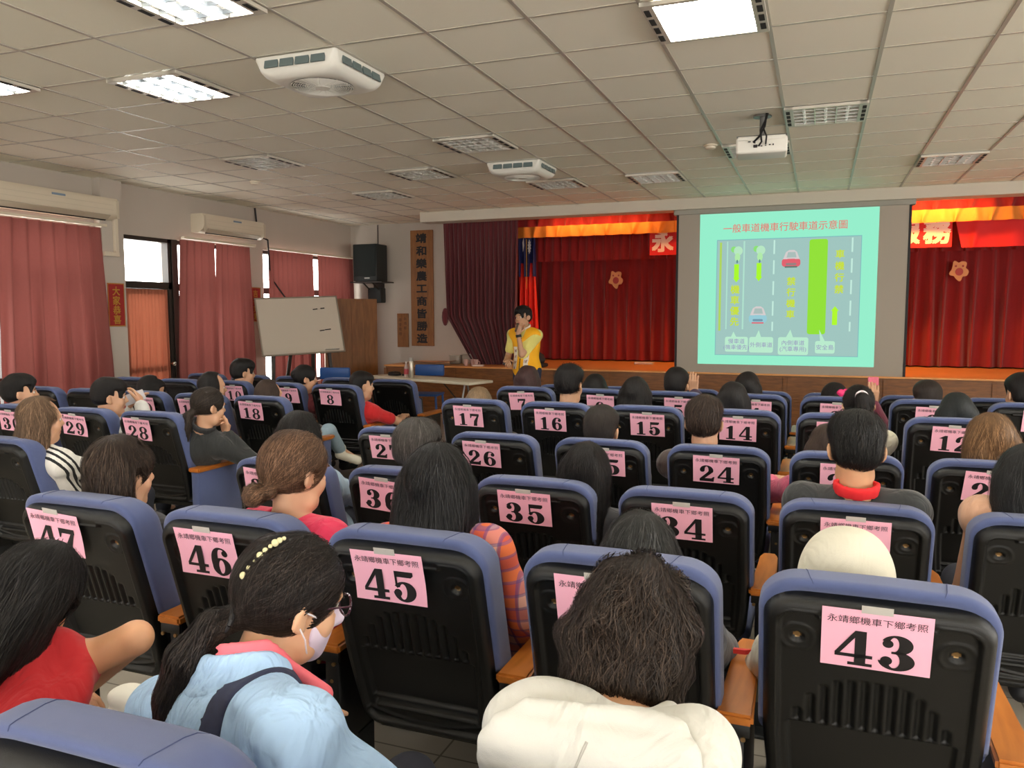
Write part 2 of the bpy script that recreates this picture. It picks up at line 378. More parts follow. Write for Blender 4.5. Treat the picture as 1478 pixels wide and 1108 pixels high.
# ---------------------------------------------------------------- ceiling fixtures
M_OFFD = mat('lamp_reflector_off', (190, 186, 176), 0.4, metal=0.3)
M_TUBE = mat('tube_glass', (232, 232, 226), 0.25)
M_VENT = mat('vent_slot', (30, 28, 26), 0.8)
fr = MB()
fr.box((0, 0.284, -0.012), (0.56, 0.028, 0.02)).box((0, -0.284, -0.012), (0.56, 0.028, 0.02))
for s in (-1, 1):
    fr.box((s*0.262, 0, -0.012), (0.062, 0.596, 0.02))
    for k in range(4): fr.box((s*0.268, -0.195+0.13*k, -0.0235), (0.028, 0.085, 0.004), mi=1)
FRAME_ME = fr.mesh('fixture_frame', [mat('fixture_white', (206, 200, 186), 0.4, metal=0.2), M_VENT])
lv = MB()
for k in range(5): lv.box((0, -0.22+0.11*k, -0.012), (0.46, 0.006, 0.022))
for k in range(2): lv.box((-0.077+0.154*k, 0, -0.012), (0.006, 0.54, 0.022))
LOUVL_ME = lv.mesh('louver', mat('louver_alu', (120, 124, 128), 0.3, metal=0.8))
LOUV_ME = LOUVL_ME.copy(); LOUV_ME.materials[0] = mat('louver_bright', (214, 212, 204), 0.3, metal=0.4)  # same louver paler for unlit lamps; the lit copy is darkened against glare
TUBE_ME = MB().cyl((0, -0.26, 0), (0, 0.26, 0), 0.013).mesh('lamp_tube', M_TUBE, True)
LITT = emit('lamp_tube_lit', (255, 253, 246), LAMP_EMIT*2.2)
TUBEL_ME = MB().cyl((0, -0.26, 0), (0, 0.26, 0), 0.016).mesh('lamp_tube', LITT, True)
BACK_ME = MB().box((0, 0, 0.004), (0.46, 0.545, 0.006)).mesh('reflector', M_OFFD)
DIFF_ME = MB().box((0, 0, -0.014), (0.462, 0.54, 0.008)).mesh('diffuser', emit('diffuser_bright', (255, 250, 236), LAMP_EMIT*1.15))
def fixture(i, j, state, label):
    t = empty('ceiling_light', (GX+(i+.5)*TX, GY+(j+.5)*TY, HC-0.006), 0, label, 'ceiling light', 'ceiling lights')
    new_obj('frame', FRAME_ME, t)
    if state == 'panel': new_obj('diffuser', DIFF_ME, t)
    else:
        new_obj('reflector', BACK_ME, t); new_obj('louver', LOUVL_ME if state == 'lit' else LOUV_ME, t)
        for k in range(3): new_obj('lamp_tube', TUBEL_ME if state == 'lit' else TUBE_ME, t, (-0.154+0.154*k, 0, -0.006))
    return t
for (i, j, st, lb) in (
    (6, 0, 'panel', 'glaring white ceiling panel nearest above, between the camera and the projector'),
    (0, 0, 'lit', 'lit louvered ceiling light beyond the nearer fan unit towards the curtains'),
    (2, -2, 'lit', 'lit louvered ceiling light cut by the top edge, nearest the ceiling fan unit'),
    (-2, -1, 'lit', 'lit louvered ceiling light cut by the picture side, above the curtained wall'),
    (7, 4, 'off', 'unlit ceiling light beside the projector'),
    (6, 6, 'off', 'unlit ceiling light just behind the projector, tinted green by the screen'),
    (4, 8, 'off', 'unlit ceiling light with three tubes, above the end of the projection screen'),
    (9, 8, 'off', 'unlit ceiling light with two pale tubes, above the red banner end'),
    (2, 4, 'off', 'unlit three-tube ceiling light between the two ceiling fans'),
    (0, 6, 'off', 'ceiling light with orange-glinting tubes, before the farther fan unit'),
    (-2, 4, 'off', 'dark unlit ceiling light over the far block of seats'),
    (-2, 8, 'off', 'dark unlit ceiling light in front of the wall loudspeaker'),
    (2, 8, 'off', 'unlit ceiling light just beyond the farther fan unit'),
    (2, -6, 'lit', 'added unseen lit ceiling light over the back of the hall'), (6, -4, 'lit', 'added unseen lit ceiling light over the rear seats'),  # from here on: unseen fixtures added to brighten the room
    (10, 0, 'lit', 'added unseen lit ceiling light over the seats by the far side wall'), (10, -4, 'lit', 'added unseen lit ceiling light at the rear by the side wall'),
    (-2, -5, 'lit', 'added unseen lit ceiling light at the rear by the curtained wall')):
    fixture(i, j, st, lb)

# ceiling fan units: a square moulded body with side louvres and a round grille
def fan_parts():
    P = {}
    bm = bmesh.new(); n = 8; rings = []
    for (hw, z, r) in ((0.285, 0.0, 0.02), (0.29, -0.012, 0.03), (0.275, -0.075, 0.05), (0.262, -0.1, 0.07), (0.235, -0.118, 0.09), (0.205, -0.124, 0.2), (0.19, -0.118, 0.19)):
        rings.append([bm.verts.new((x, y, z)) for (x, y) in rrect(-hw, -hw, hw, hw, r, n)])
    for a, b in zip(rings[:-1], rings[1:]):
        for k in range(len(a)): bm.faces.new((a[k], a[(k+1) % len(a)], b[(k+1) % len(a)], b[k]))
    bmesh.ops.recalc_face_normals(bm, faces=bm.faces[:]); me = bpy.data.meshes.new('housing'); bm.to_mesh(me); bm.free()
    me.materials.append(M_WHITE); me.polygons.foreach_set('use_smooth', np.ones(len(me.polygons), bool)); P['housing'] = me
    v = MB()
    for k in range(4): v.box((-0.165+0.11*k, -0.2865, -0.044), (0.098, 0.012, 0.05), 0.004, (math.radians(-12), 0, 0))
    P['air_slot'] = v.mesh('air_slot', mat('fan_slot', (98, 112, 112), 0.4))
    v = MB()
    for r in np.linspace(0.05, 0.19, 11):
        pts = [(r*math.cos(2*PI*k/28), r*math.sin(2*PI*k/28), -0.124) for k in range(29)]
        for a, b in zip(pts[:-1], pts[1:]): v.cyl(a, b, 0.0022, n=4)
    for k in range(20):
        a = 2*PI*k/20; v.cyl((0.05*math.cos(a), 0.05*math.sin(a), -0.125), (0.19*math.cos(a+0.15), 0.19*math.sin(a+0.15), -0.122), 0.002, n=4)
    v.cyl((0, 0, -0.115), (0, 0, -0.13), 0.05, 0.045, 24); P['grille'] = v.mesh('grille', M_WHITE, False)
    v = MB()
    for k in range(5):
        a = 2*PI*k/5; v.box((0.11*math.cos(a), 0.11*math.sin(a), -0.085), (0.15, 0.07, 0.004), 0.0, (0.35, 0, a))
    v.cyl((0, 0, -0.02), (0, 0, -0.105), 0.045); P['fan_blade'] = v.mesh('fan_blade', mat('fan_dark', (120, 122, 118), 0.5))
    v = MB(); v.cyl((0, 0, -0.004), (0, 0, -0.02), 0.195, n=32); P['well'] = v.mesh('well', mat('fan_well', (70, 72, 70), 0.6))
    return P
FAN = fan_parts()
for (i, j, lb) in ((2, 0, 'white square ceiling fan unit with round grille, nearest the camera'), (2, 6, 'white square ceiling fan unit farther off, above the lecturer')):
    t = empty('ceiling_fan', (GX+(i+.5)*TX, GY+(j+.5)*TY, HC-0.006), 0, lb, 'ceiling fan', 'ceiling fan units')
    for k, me in FAN.items():
        for a in range(4 if k == 'air_slot' else 1): new_obj(k, me, t, rot=(0, 0, a*PI/2))
for (p, lb) in (((-6.18, 7.71, HC-0.005), 'round smoke detector on the ceiling near the far curtains'), ((-0.98, 7.62, HC-0.005), 'round smoke detector on the ceiling by the projector')):
    t = empty('smoke_detector', p, 0, lb, 'smoke detector', 'smoke detectors')
    new_obj('base', MB().lathe([(0.062, 0), (0.062, -0.012), (0.05, -0.016)]).mesh('base', M_CREAM, True), t)
    new_obj('sensor', MB().lathe([(0.05, -0.014), (0.045, -0.032), (0.02, -0.042), (0.004, -0.043)]).mesh('sensor', M_CREAM, True), t)

# projector hung from the ceiling
t = empty('projector', (-0.46, 6.62, HC-0.006), 0.06, 'white projector hanging from the ceiling in front of the screen', 'projector')
mb = MB(); mb.box((0, 0.02, -0.25), (0.38, 0.28, 0.125), 0.02, seg=3); mb.box((0, -0.115, -0.2), (0.35, 0.02, 0.03), 0.004); mb.obj('body', M_WHITE, t, True)
MB().box((0, 0.02, -0.183), (0.37, 0.27, 0.014), 0.005).obj('mount_plate', mat('mount_grey', (110, 108, 104), 0.4, metal=0.5), t)
mb = MB(); mb.cyl((0, 0.05, 0), (0, 0.05, -0.18), 0.02); mb.cyl((0, 0.05, 0), (0, 0.05, -0.01), 0.07); mb.obj('mount_pole', mat('mount_grey', (110, 108, 104)), t, True)
mb = MB()
for (x, z, w, h) in ((-0.09, -0.225, 0.02, 0.008), (-0.05, -0.235, 0.012, 0.008), (-0.04, -0.255, 0.025, 0.006), (0.0, -0.262, 0.014, 0.006), (0.03, -0.258, 0.012, 0.006), (0.06, -0.255, 0.014, 0.008), (0.085, -0.255, 0.01, 0.012)): mb.box((x, -0.122, z), (w, 0.006, h))
mb.obj('socket', M_INK, t)
mb = MB(); mb.lathe([(0.04, 0), (0.042, 0.02), (0.03, 0.026)]); mb.obj('lens', M_INK, t, True, (0.09, 0.16, -0.25), (-PI/2, 0, 0))
mb = MB(); mb.tube([(-0.06, -0.12, -0.23), (-0.02, -0.16, -0.2), (0.02, -0.13, -0.12), (0.03, -0.05, -0.02), (0.03, -0.02, 0)], 0.008)
mb.tube([(-0.02, -0.13, -0.26), (0.0, -0.18, -0.24), (-0.01, -0.16, -0.15), (0.03, -0.08, -0.05), (0.04, -0.02, 0)], 0.007)
mb.tube([(0.03, -0.13, -0.25), (0.035, -0.17, -0.2), (0.01, -0.14, -0.13), (0.035, -0.05, -0.03)], 0.006); mb.box((-0.045, -0.13, -0.262), (0.03, 0.03, 0.02), 0.004)
mb.obj('cable', M_INK, t)

# air conditioners on the curtained wall
def aircon(y, w, label):
    t = empty('air_conditioner', (XL, y, 2.62), 0, label, 'air conditioner', 'wall air conditioners')
    prof = [(0.0, 0.0), (0.13, 0.0), (0.2, 0.045), (0.22, 0.09), (0.22, 0.2), (0.19, 0.245), (0.0, 0.245)]
    mb = MB(); mb.prism([(0.001+p[0], p[1]) for p in prof], -w/2, w/2, 'y'); mb.obj('casing', M_CREAM, t, True)
    MB().box((0.185, 0, 0.03), (0.075, w*0.86, 0.012), 0.003, (0, math.radians(-38), 0)).obj('air_flap', mat('ac_flap', (188, 176, 154), 0.5), t)
    MB().box((0.165, 0, 0.012), (0.06, w*0.84, 0.006), 0, (0, math.radians(-38), 0)).obj('outlet', M_VENT, t)
    mb = MB()
    for s in (-1, 1): mb.box((0.223, s*(w/2-0.02), 0.12), (0.006, 0.035, 0.2), 0.003)
    mb.box((0.2225, 0, 0.165), (0.004, w*0.9, 0.004)); mb.box((0.2225, 0, 0.11), (0.004, w*0.9, 0.004)); mb.obj('front_panel', mat('ac_trim', (200, 188, 166), 0.5), t)
    MB().box((0.2245, w*0.02, 0.195), (0.004, 0.16, 0.022)).obj('badge', mat('ac_badge', (120, 140, 160), 0.4), t, None)
    return t
aircon(6.2, 1.62, 'cream wall air conditioner over the tall first curtain')
aircon(8.98, 1.24, 'cream wall air conditioner over the pair of curtains beyond the door')
mb = MB(); mb.box((XL+0.14, 7.02, 2.45), (0.04, 0.05, 0.4), 0.006); mb.box((XL+0.14, 6.95, 2.24), (0.04, 0.2, 0.05), 0.006); tag(mb.obj('pipe_duct', M_CREAM), 'cream pipe duct running down beside the first air conditioner', 'duct')
mb = MB(); mb.tube([(XL+0.03, 9.62, 3.09), (XL+0.035, 9.66, 2.7), (XL+0.24, 9.62, 2.62), (XL+0.05, 9.9, 2.1), (XL+0.2, 10.1, 1.75), (-7.25, 9.75, 1.5), (-7.0, 9.62, 1.2)], 0.012); tag(mb.obj('black_cable', M_INK), 'black cable hanging from the ceiling past the second air conditioner to the whiteboard', 'cable')

# red paper couplets on the piers
M_RED = mat('couplet_paper', (150, 34, 30), 0.7, noise=(60, 0.25)); M_GOLD = mat('gold_ink', (190, 150, 62), 0.4, metal=0.4)
def couplet(y, z, x, txt, label):
    t = empty('couplet', (x, y, z), PI/2, label, 'couplet', 'red paper couplets')
    MB().box((0, 0, 0), (0.235, 0.004, 0.5)).obj('paper', M_RED, t)
    mb = MB()
    for zz in (-0.243, 0.243): mb.box((0, -0.003, zz), (0.225, 0.003, 0.008))
    for xx in (-0.112, 0.112): mb.box((xx, -0.003, 0), (0.006, 0.003, 0.48))
    mb.obj('border', M_GOLD, t)
    text_xz(txt, 0.11, (0, -0.004, 0.16), M_GOLD, t, 'writing', 0.002, True, 0.11)
couplet(7.0, 1.66, XL+0.126, '大家恭喜', 'red couplet with gold writing on the pier between tall curtain and door')
couplet(9.6, 1.69, XL+0.006, '吉祥如意', 'red couplet half hidden by the whiteboard')

# loudspeaker on its bracket
t = empty('loudspeaker', (-7.18, YF, 2.08), 0, 'black loudspeaker hung high on the pale front wall', 'loudspeaker')
MB().box((0, -0.3, 0.33), (0.46, 0.36, 0.62), 0.015).obj('cabinet', mat('speaker_black', (26, 34, 34), 0.6, bump=(300, .3)), t, True)
MB().box((0, -0.486, 0.36), (0.42, 0.012, 0.52), 0.004).obj('grille', mat('speaker_grille', (20, 32, 32), 0.7, bump=(900, 1.0)), t)
MB().box((0.05, -0.494, 0.07), (0.1, 0.006, 0.02)).obj('badge', mat('badge_silver', (180, 180, 176), 0.4), t)
mb = MB(); mb.box((0, -0.25, 0.005), (0.62, 0.4, 0.02)); mb.box((-0.31, -0.25, 0.12), (0.015, 0.03, 0.24)); mb.box((0, -0.02, -0.12), (0.2, 0.03, 0.24)); mb.cyl((-0.09, -0.4, 0), (-0.09, -0.02, -0.2), 0.012); mb.cyl((0.09, -0.4, 0), (0.09, -0.02, -0.2), 0.012); mb.obj('bracket', M_DARK, t)
MB().box((0, -0.1, -0.21), (0.26, 0.18, 0.26), 0.02).obj('amplifier_box', mat('speaker_black', (26, 34, 34)), t, True)
mb = MB(); mb.cyl((0, -0.03, 0.64), (0, -0.03, 1.0), 0.008); mb.obj('cable', M_INK, t)

# wooden name boards on the front wall
M_BOARD = wood('board_wood', (124, 80, 38), (150, 98, 50), (10, 10, 1.5), 0.5)
t = empty('inscribed_board', (-6.335, YF-0.001, 1.98), 0, 'tall wooden board with nine black characters beside the stage curtain', 'wooden plaque', 'wooden boards')
MB().box((0, -0.02, 0), (0.42, 0.04, 1.96), 0.006).obj('board', M_BOARD, t)
text_xz('靖和樂農工商皆勝造', 0.165, (0, -0.043, 0.845), M_INK, t, 'writing', 0.006, True, 0.212, 1.25)
t = empty('inscribed_board', (-6.72, YF-0.001, 1.265), 0, 'short wooden board with two faint columns of writing', 'wooden plaque', 'wooden boards')
MB().box((0, -0.015, 0), (0.215, 0.03, 0.58), 0.005).obj('board', M_BOARD, t)
M_FAINT = mat('faint_ink', (84, 52, 28), 0.6)
text_xz('永靖鄉', 0.06, (0.05, -0.031, 0.2), M_FAINT, t, 'writing', 0.0, True, 0.08); text_xz('農會敬贈', 0.06, (-0.045, -0.031, 0.18), M_FAINT, t, 'writing', 0.0, True, 0.08)

# ---------------------------------------------------------------- projection screen and the slide on it
S0 = at_depth
M_SCR = mat('screen_cloth', (168, 158, 146), 0.9)
t = empty('projection_screen', (-0.41, 11.0, 0.72), 0, 'large projection screen showing a lane diagram slide', 'projection screen')
MB().box((0, 0.0, 1.12), (2.82, 0.006, 2.2)).obj('cloth', M_SCR, t)
for s in (-1, 1): MB().box((s*1.418, -0.002, 1.12), (0.03, 0.008, 2.2)).obj('black_border', M_INK, t)
MB().cyl((-1.43, 0, 0.015), (1.43, 0, 0.015), 0.014).obj('bottom_bar', mat('screen_bar', (170, 164, 150), 0.5), t, True)
MB().box((0, 0.05, 2.185), (2.95, 0.14, 0.07), 0.01).obj('casing', mat('screen_case', (150, 146, 136), 0.5), t)
SX0, SX1, SZ0, SZ1 = -1.12, 1.07, 0.145, 2.185            # slide rectangle in screen coordinates
sl = new_obj('slide', MB().box(((SX0+SX1)/2, -0.005, (SZ0+SZ1)/2-0.02), (SX1-SX0, 0.003, SZ1-SZ0-0.04)).mesh('slide', emit('slide_mint', (150, 240, 205), 0.80)), t)  # emission stands in for the projector's light on the cloth
def sp(u, v): return (SX0+(SX1-SX0)*u, SZ1-0.04-(SZ1-SZ0-0.04)*v)
def spoly(name, pts, colr, layer, st=0.80):
    mb = MB(); mb.prism([sp(*p) for p in pts], -0.0068-0.0006*layer, -0.0062-0.0006*layer, 'y')
    return mb.obj(name, emit('slide_%d_%d_%d' % colr, colr, st), sl)
def srect(name, u0, v0, u1, v1, colr, layer, r=0.0):
    pts = [(u0, v0), (u1, v0), (u1, v1), (u0, v1)] if not r else rrect(u0, v0, u1, v1, r, 4)
    return spoly(name, pts, colr, layer)
def stext(body, u, v, size, colr, bold=0.0, vertical=False, step=0.0, sx=1.0):
    x, z = sp(u, v)
    return text_xz(body, size, (x, -0.0115, z), emit('slide_%d_%d_%d' % colr, colr, 0.80), sl, 'writing', bold, vertical, step, sx)
stext('一般車道機車行駛車道示意圖', 0.487, 0.1, 0.118, (222, 130, 120), 0.001)
srect('road_edge', 0.103, 0.172, 0.914, 0.938, (128, 186, 190), 1); srect('road', 0.107, 0.177, 0.91, 0.934, (160, 198, 192), 2)
srect('kerb_line', 0.121, 0.19, 0.134, 0.775, (176, 214, 92), 3)
for (u, w) in ((0.168, 0.005), (0.266, 0.006)): srect('lane_line', u-w, 0.185, u+w*0.5, 0.765, (176, 226, 206), 3)
for u in (0.437, 0.865):
    for (a, b) in ((0.185, 0.275), (0.315, 0.405), (0.45, 0.54), (0.58, 0.675), (0.715, 0.775)): srect('lane_dash', u-0.005, a, u+0.004, b, (196, 236, 222), 3)
def arrow(u, v0, v1, down=True):
    if down: spoly('arrow', [(u-.014, v0), (u+.014, v0), (u+.014, v1-.03), (u+.02, v1-.03), (u, v1), (u-.02, v1-.03), (u-.014, v1-.03)], (170, 250, 40), 3)
    else: spoly('arrow', [(u-.014, v1), (u+.014, v1), (u+.014, v0+.03), (u+.022, v0+.03), (u, v0), (u-.022, v0+.03), (u-.014, v0+.03)], (176, 250, 40), 3)
arrow(0.222, 0.335, 0.455); arrow(0.352, 0.33, 0.45); arrow(0.782, 0.615, 0.735, False)
def disc(u, v, ru, rv, n=20): return [(u+ru*math.cos(2*PI*k/n), v+rv*math.sin(2*PI*k/n)) for k in range(n)]
for u in (0.222, 0.352):                                    # a plain little rider on a scooter
    spoly('scooter_rider', disc(u-.018, .238, .017, .02), (140, 226, 120), 3); spoly('scooter_rider', disc(u+.008, .248, .026, .03), (184, 232, 196), 4)
    spoly('scooter_rider', disc(u+.004, .29, .016, .028), (178, 236, 170), 5); spoly('scooter_rider', disc(u+.003, .318, .005, .012), (96, 140, 140), 6)
def car(u, v, c1, c2, c3):
    spoly('car', rrect(u-.052, v-.005, u+.052, v+.05, .02, 4), c1, 3); spoly('car', [(u-.045, v), (u-.03, v-.045), (u-.012, v-.058), (u+.016, v-.058), (u+.032, v-.045), (u+.047, v)], (214, 206, 206), 4)
    spoly('car', [(u-.026, v-.01), (u-.018, v-.045), (u+.022, v-.045), (u+.03, v-.01)], (170, 190, 186), 5); spoly('car', [(u-.022, v-.002), (u, v+.012), (u+.022, v-.002)], c1, 6)
    spoly('car', rrect(u-.03, v+.025, u+.03, v+.04, .008, 3), c2, 6); spoly('car', rrect(u-.035, v+.045, u+.035, v+.055, .004, 3), c3, 6)
car(0.533, 0.31, (226, 96, 110), (150, 128, 128), (96, 120, 110)); car(0.352, 0.672, (150, 204, 216), (110, 150, 170), (220, 110, 120))
srect('traffic_island', 0.632, 0.188, 0.733, 0.795, (146, 226, 52), 3, 0.015)
YEL = (200, 224, 62)
stext('機車優先', 0.216, 0.5, 0.118, YEL, 0.003, True, 0.142); stext('禁行機車', 0.537, 0.452, 0.11, YEL, 0.003, True, 0.142); stext('車機行禁', 0.8, 0.285, 0.112, YEL, 0.003, True, 0.148)
for (u0, v0, u1, v1, pu, pv, txt) in ((0.163, 0.815, 0.298, 0.915, 0.212, 0.78, ('慢車道', '(機車優先)')), (0.306, 0.815, 0.444, 0.918, 0.36, 0.77, ('外側車道',)), (0.472, 0.815, 0.642, 0.93, 0.54, 0.765, ('內側車道', '(汽車專用)')), (0.68, 0.838, 0.788, 0.918, 0.7, 0.765, ('安全島',))):
    w = u1-u0; srect('speech_label', u0, v0, u1, v1, (186, 236, 206), 4, 0.012); spoly('speech_label', [(u0+w*.25, v0+.004), (pu, pv), (u0+w*.5, v0+.004)], (186, 236, 206), 4)
    for k, s in enumerate(txt): stext(s, (u0+u1)/2, (v0+v1)/2+(k-(len(txt)-1)/2)*0.042, 0.072, (150, 140, 190), 0.0)

# ---------------------------------------------------------------- stage dressing
M_MAROON = mat('stage_curtain_cloth', (92, 26, 32), 0.85, sheen=0.3, noise=(40, 0.08)); M_REDC = mat('back_curtain_cloth', (140, 14, 16), 0.85, sheen=0.3, noise=(40, 0.08)); M_GOLDC = mat('gold_valance_cloth', (206, 128, 44), 0.75, noise=(30, 0.08))
def lsq(t):                                                  # gathered by a tie at two thirds of its height
    w = 0.0 if t < .66 else (t-.66)/.34
    return (-5.56+0.04*t+0.46*w, -4.3-0.02*t)
tag(pleats('stage_curtain', 0, 0, ST+0.01, 2.96, 17, 0.05, M_MAROON, None, (0, 11.42, 0), squeeze=lsq, seed=11, nz=24), 'dark maroon stage curtain gathered at the side of the stage', 'curtain')
mb = MB(); mb.ball((-5.53, 11.4, 1.5), 0.085, sc=(.6, .8, 1.7)); tag(mb.obj('curtain_tieback', M_MAROON, None, True), 'bunched maroon tie at the edge of the stage curtain', 'curtain tie')
tag(pleats('back_curtain', -5.0, 3.9, ST+0.02, 2.62, 46, 0.07, M_REDC, None, (0, 13.1, 0), seed=12, nz=12), 'wide deep red curtain across the back of the stage', 'curtain')
tag(pleats('curtain_valance', -5.0, 3.9, 2.42, 3.2, 60, 0.03, M_REDC, None, (0, 12.85, 0), seed=13, nz=6), 'deep red valance above the back curtain', 'valance')
tag(pleats('gold_valance', -4.75, 3.9, 2.75, 2.92, 44, 0.03, M_GOLDC, None, (0, 12.05, 0), seed=14, nz=5, taper=.6), 'narrow gold pleated valance glowing under the stage lamps', 'valance')
tag(pleats('red_valance', -4.75, 3.9, 2.90, 3.09, 40, 0.03, M_REDC, None, (0, 12.12, 0), seed=15, nz=4, taper=.6), 'thin red pleated strip above the gold valance', 'valance')
M_BANNER = mat('banner_cloth', (214, 24, 22), 0.7)
t = empty('banner', (-0.41, 12.2, 2.64), 0, 'long red banner with pale characters, half hidden by the projection screen', 'banner')
MB().box((0, 0, 0), (4.08, 0.006, 0.42)).obj('cloth', M_BANNER, t)
M_PALE = mat('banner_letters', (250, 214, 190), 0.7)
for k, ch in enumerate('永靖'): text_xz(ch, 0.33, (-1.84+0.38*k, -0.005, 0.0), M_PALE, t, 'writing', 0.013)
for k, ch in enumerate('務服'): text_xz(ch, 0.33, (1.86-0.37*k, -0.005, 0.0), M_PALE, t, 'writing', 0.013)
tag(pleats('red_cloth_band', 1.66, 3.6, 2.42, 2.85, 5, 0.02, M_BANNER, None, (0, 12.25, 0), seed=16, nz=4), 'plain bright red cloth band continuing past the end of the banner', 'cloth')
M_ORN = mat('ornament_gold', (224, 150, 84), 0.5); M_ORNR = mat('ornament_red', (176, 44, 30), 0.5)
for (x, z, y, lb) in ((-3.15, 2.11, 12.95, 'gold paper ornament on the red curtain between lecturer and screen'), (1.84, 2.15, 12.95, 'gold paper ornament on the red curtain at the far end')):
    t = empty('paper_ornament', (x, y, z), 0, lb, 'ornament', 'gold paper ornaments')
    pts = []
    for k in range(48):
        a = 2*PI*k/48; r = 0.115*(1+0.16*math.cos(5*a+PI/2)+0.05*math.cos(9*a)); pts.append((r*math.cos(a)*0.95, r*math.sin(a)*1.15))
    MB().prism(pts, -0.012, 0, 'y').obj('cutout', M_ORN, t)
    mb = MB(); mb.prism([(0.05*math.cos(2*PI*k/20), 0.055*math.sin(2*PI*k/20)-0.02) for k in range(20)], -0.02, -0.01, 'y'); mb.prism([(0.014*math.cos(2*PI*k/12)-0.045, 0.014*math.sin(2*PI*k/12)+0.06) for k in range(12)], -0.018, -0.01, 'y'); mb.prism([(0.014*math.cos(2*PI*k/12)+0.045, 0.014*math.sin(2*PI*k/12)+0.06) for k in range(12)], -0.018, -0.01, 'y'); mb.obj('red_cutout', M_ORNR, t)
# furled national flag on its pole
t = empty('flag', (-4.52, 12.35, ST), 0, 'furled red and blue flag hanging on its pole in front of the red curtain', 'flag')
mb = MB(); mb.cyl((0, 0.06, 0), (0, 0.06, 2.2), 0.014); mb.lathe([(0.16, 0), (0.16, 0.03), (0.03, 0.06)], (0, 0.06, 0)); mb.ball((0, 0.06, 2.22), 0.035); mb.obj('pole', mat('flag_pole', (190, 160, 90), 0.3, metal=.8), t, True)
def fsq(t): return (-0.12-0.02*t, 0.16+0.05*t)
pleats('red_field', 0, 0, 0.45, 1.62, 4, 0.035, mat('flag_red', (236, 44, 26), 0.6), t, (0, 0, 0), squeeze=fsq, seed=21)
pleats('blue_canton', 0, 0, 1.4, 2.12, 4, 0.04, mat('flag_blue', (26, 34, 92), 0.6), t, (0, -0.02, 0), squeeze=lambda t: (-0.15+0.02*t, 0.17), seed=22)
mb = MB(); mb.prism([(0.03*math.cos(2*PI*k/24)*(1 if k % 2 else .55)+0.09, 0.12*math.sin(2*PI*k/24)*(1 if k % 2 else .7)+1.88) for k in range(24)], -0.075, -0.068, 'y'); mb.prism([(-0.03, 1.95), (-0.01, 2.02), (0.0, 1.9), (-0.02, 1.8)], -0.075, -0.068, 'y'); mb.obj('white_sun', mat('flag_white', (226, 226, 226), .6), t)
pleats('gold_fringe', 0, 0, 1.2, 2.0, 1, 0.01, mat('flag_fringe', (214, 170, 80), .5), t, (0.03, -0.07, 0), squeeze=lambda t: (0, 0.018), seed=23)
# ---------------------------------------------------------------- whiteboard, panel, table and small things by the stage
M_WB = mat('whiteboard', (196, 186, 170), 0.35)
t = empty('whiteboard_stand', (-6.98, 9.62, 0.0), math.radians(50), 'leaning whiteboard on a dark easel by the far window', 'whiteboard')
bd = new_obj('board', MB().box((0, 0, 0), (1.16, 0.02, 0.84), 0.004).mesh('board', M_WB), t, (0, 0, 1.385), (math.radians(-20), math.radians(-2.2), 0))
mb = MB()
for s in (-1, 1): mb.box((s*0.585, 0, 0), (0.02, 0.03, 0.87)); mb.box((0, 0, s*0.425), (1.18, 0.03, 0.02))
mb.obj('board_frame', mat('alu_frame', (150, 140, 126), 0.4, metal=.5), bd)
mb = MB()
for (x, z, w) in ((0.245, 0.235, 0.07), (0.355, 0.245, 0.06), (0.30, -0.095, 0.07), (0.385, -0.085, 0.09)): mb.box((x, -0.013, z), (w, 0.006, 0.014), 0, (0, math.radians(-5), 0))
mb.obj('marker_dash', M_INK, bd)
MB().box((0.4, -0.03, -0.395), (0.2, 0.05, 0.012)).obj('pen_tray', mat('tray_grey', (170, 166, 156), .5), bd)
for (x0, y0, x1, y1) in ((-0.4, -0.02, -0.46, -0.2), (0.4, -0.02, 0.44, -0.2), (-0.12, 0.1, -0.2, 0.42), (0.2, 0.1, 0.26, 0.42)):
    MB().box((0, 0, -0.5), (0.045, 0.045, 1.05)).obj('leg', M_DARK, t, loc=(x0, y0, 1.02), rot=(math.atan2(y1-y0, 1.0), math.atan2(-(x1-x0), 1.0), 0))
mb = MB(); mb.box((0, 0.0, 0.9), (0.95, 0.05, 1.8), 0.006)
for k in range(3): mb.box((-0.24+0.24*k, -0.027, 0.9), (0.008, 0.006, 1.76))
tag(mb.obj('wooden_panel', wood('panel_wood', (112, 74, 38), (136, 92, 50), (8, 8, 1.2), 0.5), None, loc=(-7.28, 11.42, 0), rot=(0, 0, math.radians(58))), 'tall brown wooden panel standing in the room corner behind the whiteboard', 'panel')
# folding table, turned a little towards the audience
TA = math.radians(-17.3); t = empty('folding_table', (-4.70, 9.16, 0), TA, 'white folding table in front of the stage beside the lecturer', 'table')
MB().box((0, 0, 0.708), (1.82, 0.46, 0.035), 0.01).obj('tabletop', mat('table_white', (222, 214, 192), 0.5), t, True)
M_GREYM = mat('grey_steel', (150, 148, 146), 0.35, metal=.7)
for s in (-1, 1):
    mb = MB(); x = s*0.66
    mb.cyl((x, -0.19, 0), (x, -0.02, 0.69), 0.012); mb.cyl((x, 0.19, 0), (x, 0.02, 0.69), 0.012); mb.cyl((x, -0.09, 0.4), (x, 0.09, 0.4), 0.009); mb.obj('leg', M_GREYM, t)
    mb = MB(); mb.cyl((x, 0.0, 0.35), (s*0.25, 0, 0.69), 0.008); mb.obj('brace', M_DARK, t)
def on_table(x, y, z=0.7265):
    c, s = math.cos(TA), math.sin(TA); return (-4.70+x*c-y*s, 9.16+x*s+y*c, z)
t = empty('drink_bottle', on_table(-0.27, -0.12), 0, 'small drink bottle with red label on the white table', 'bottle')
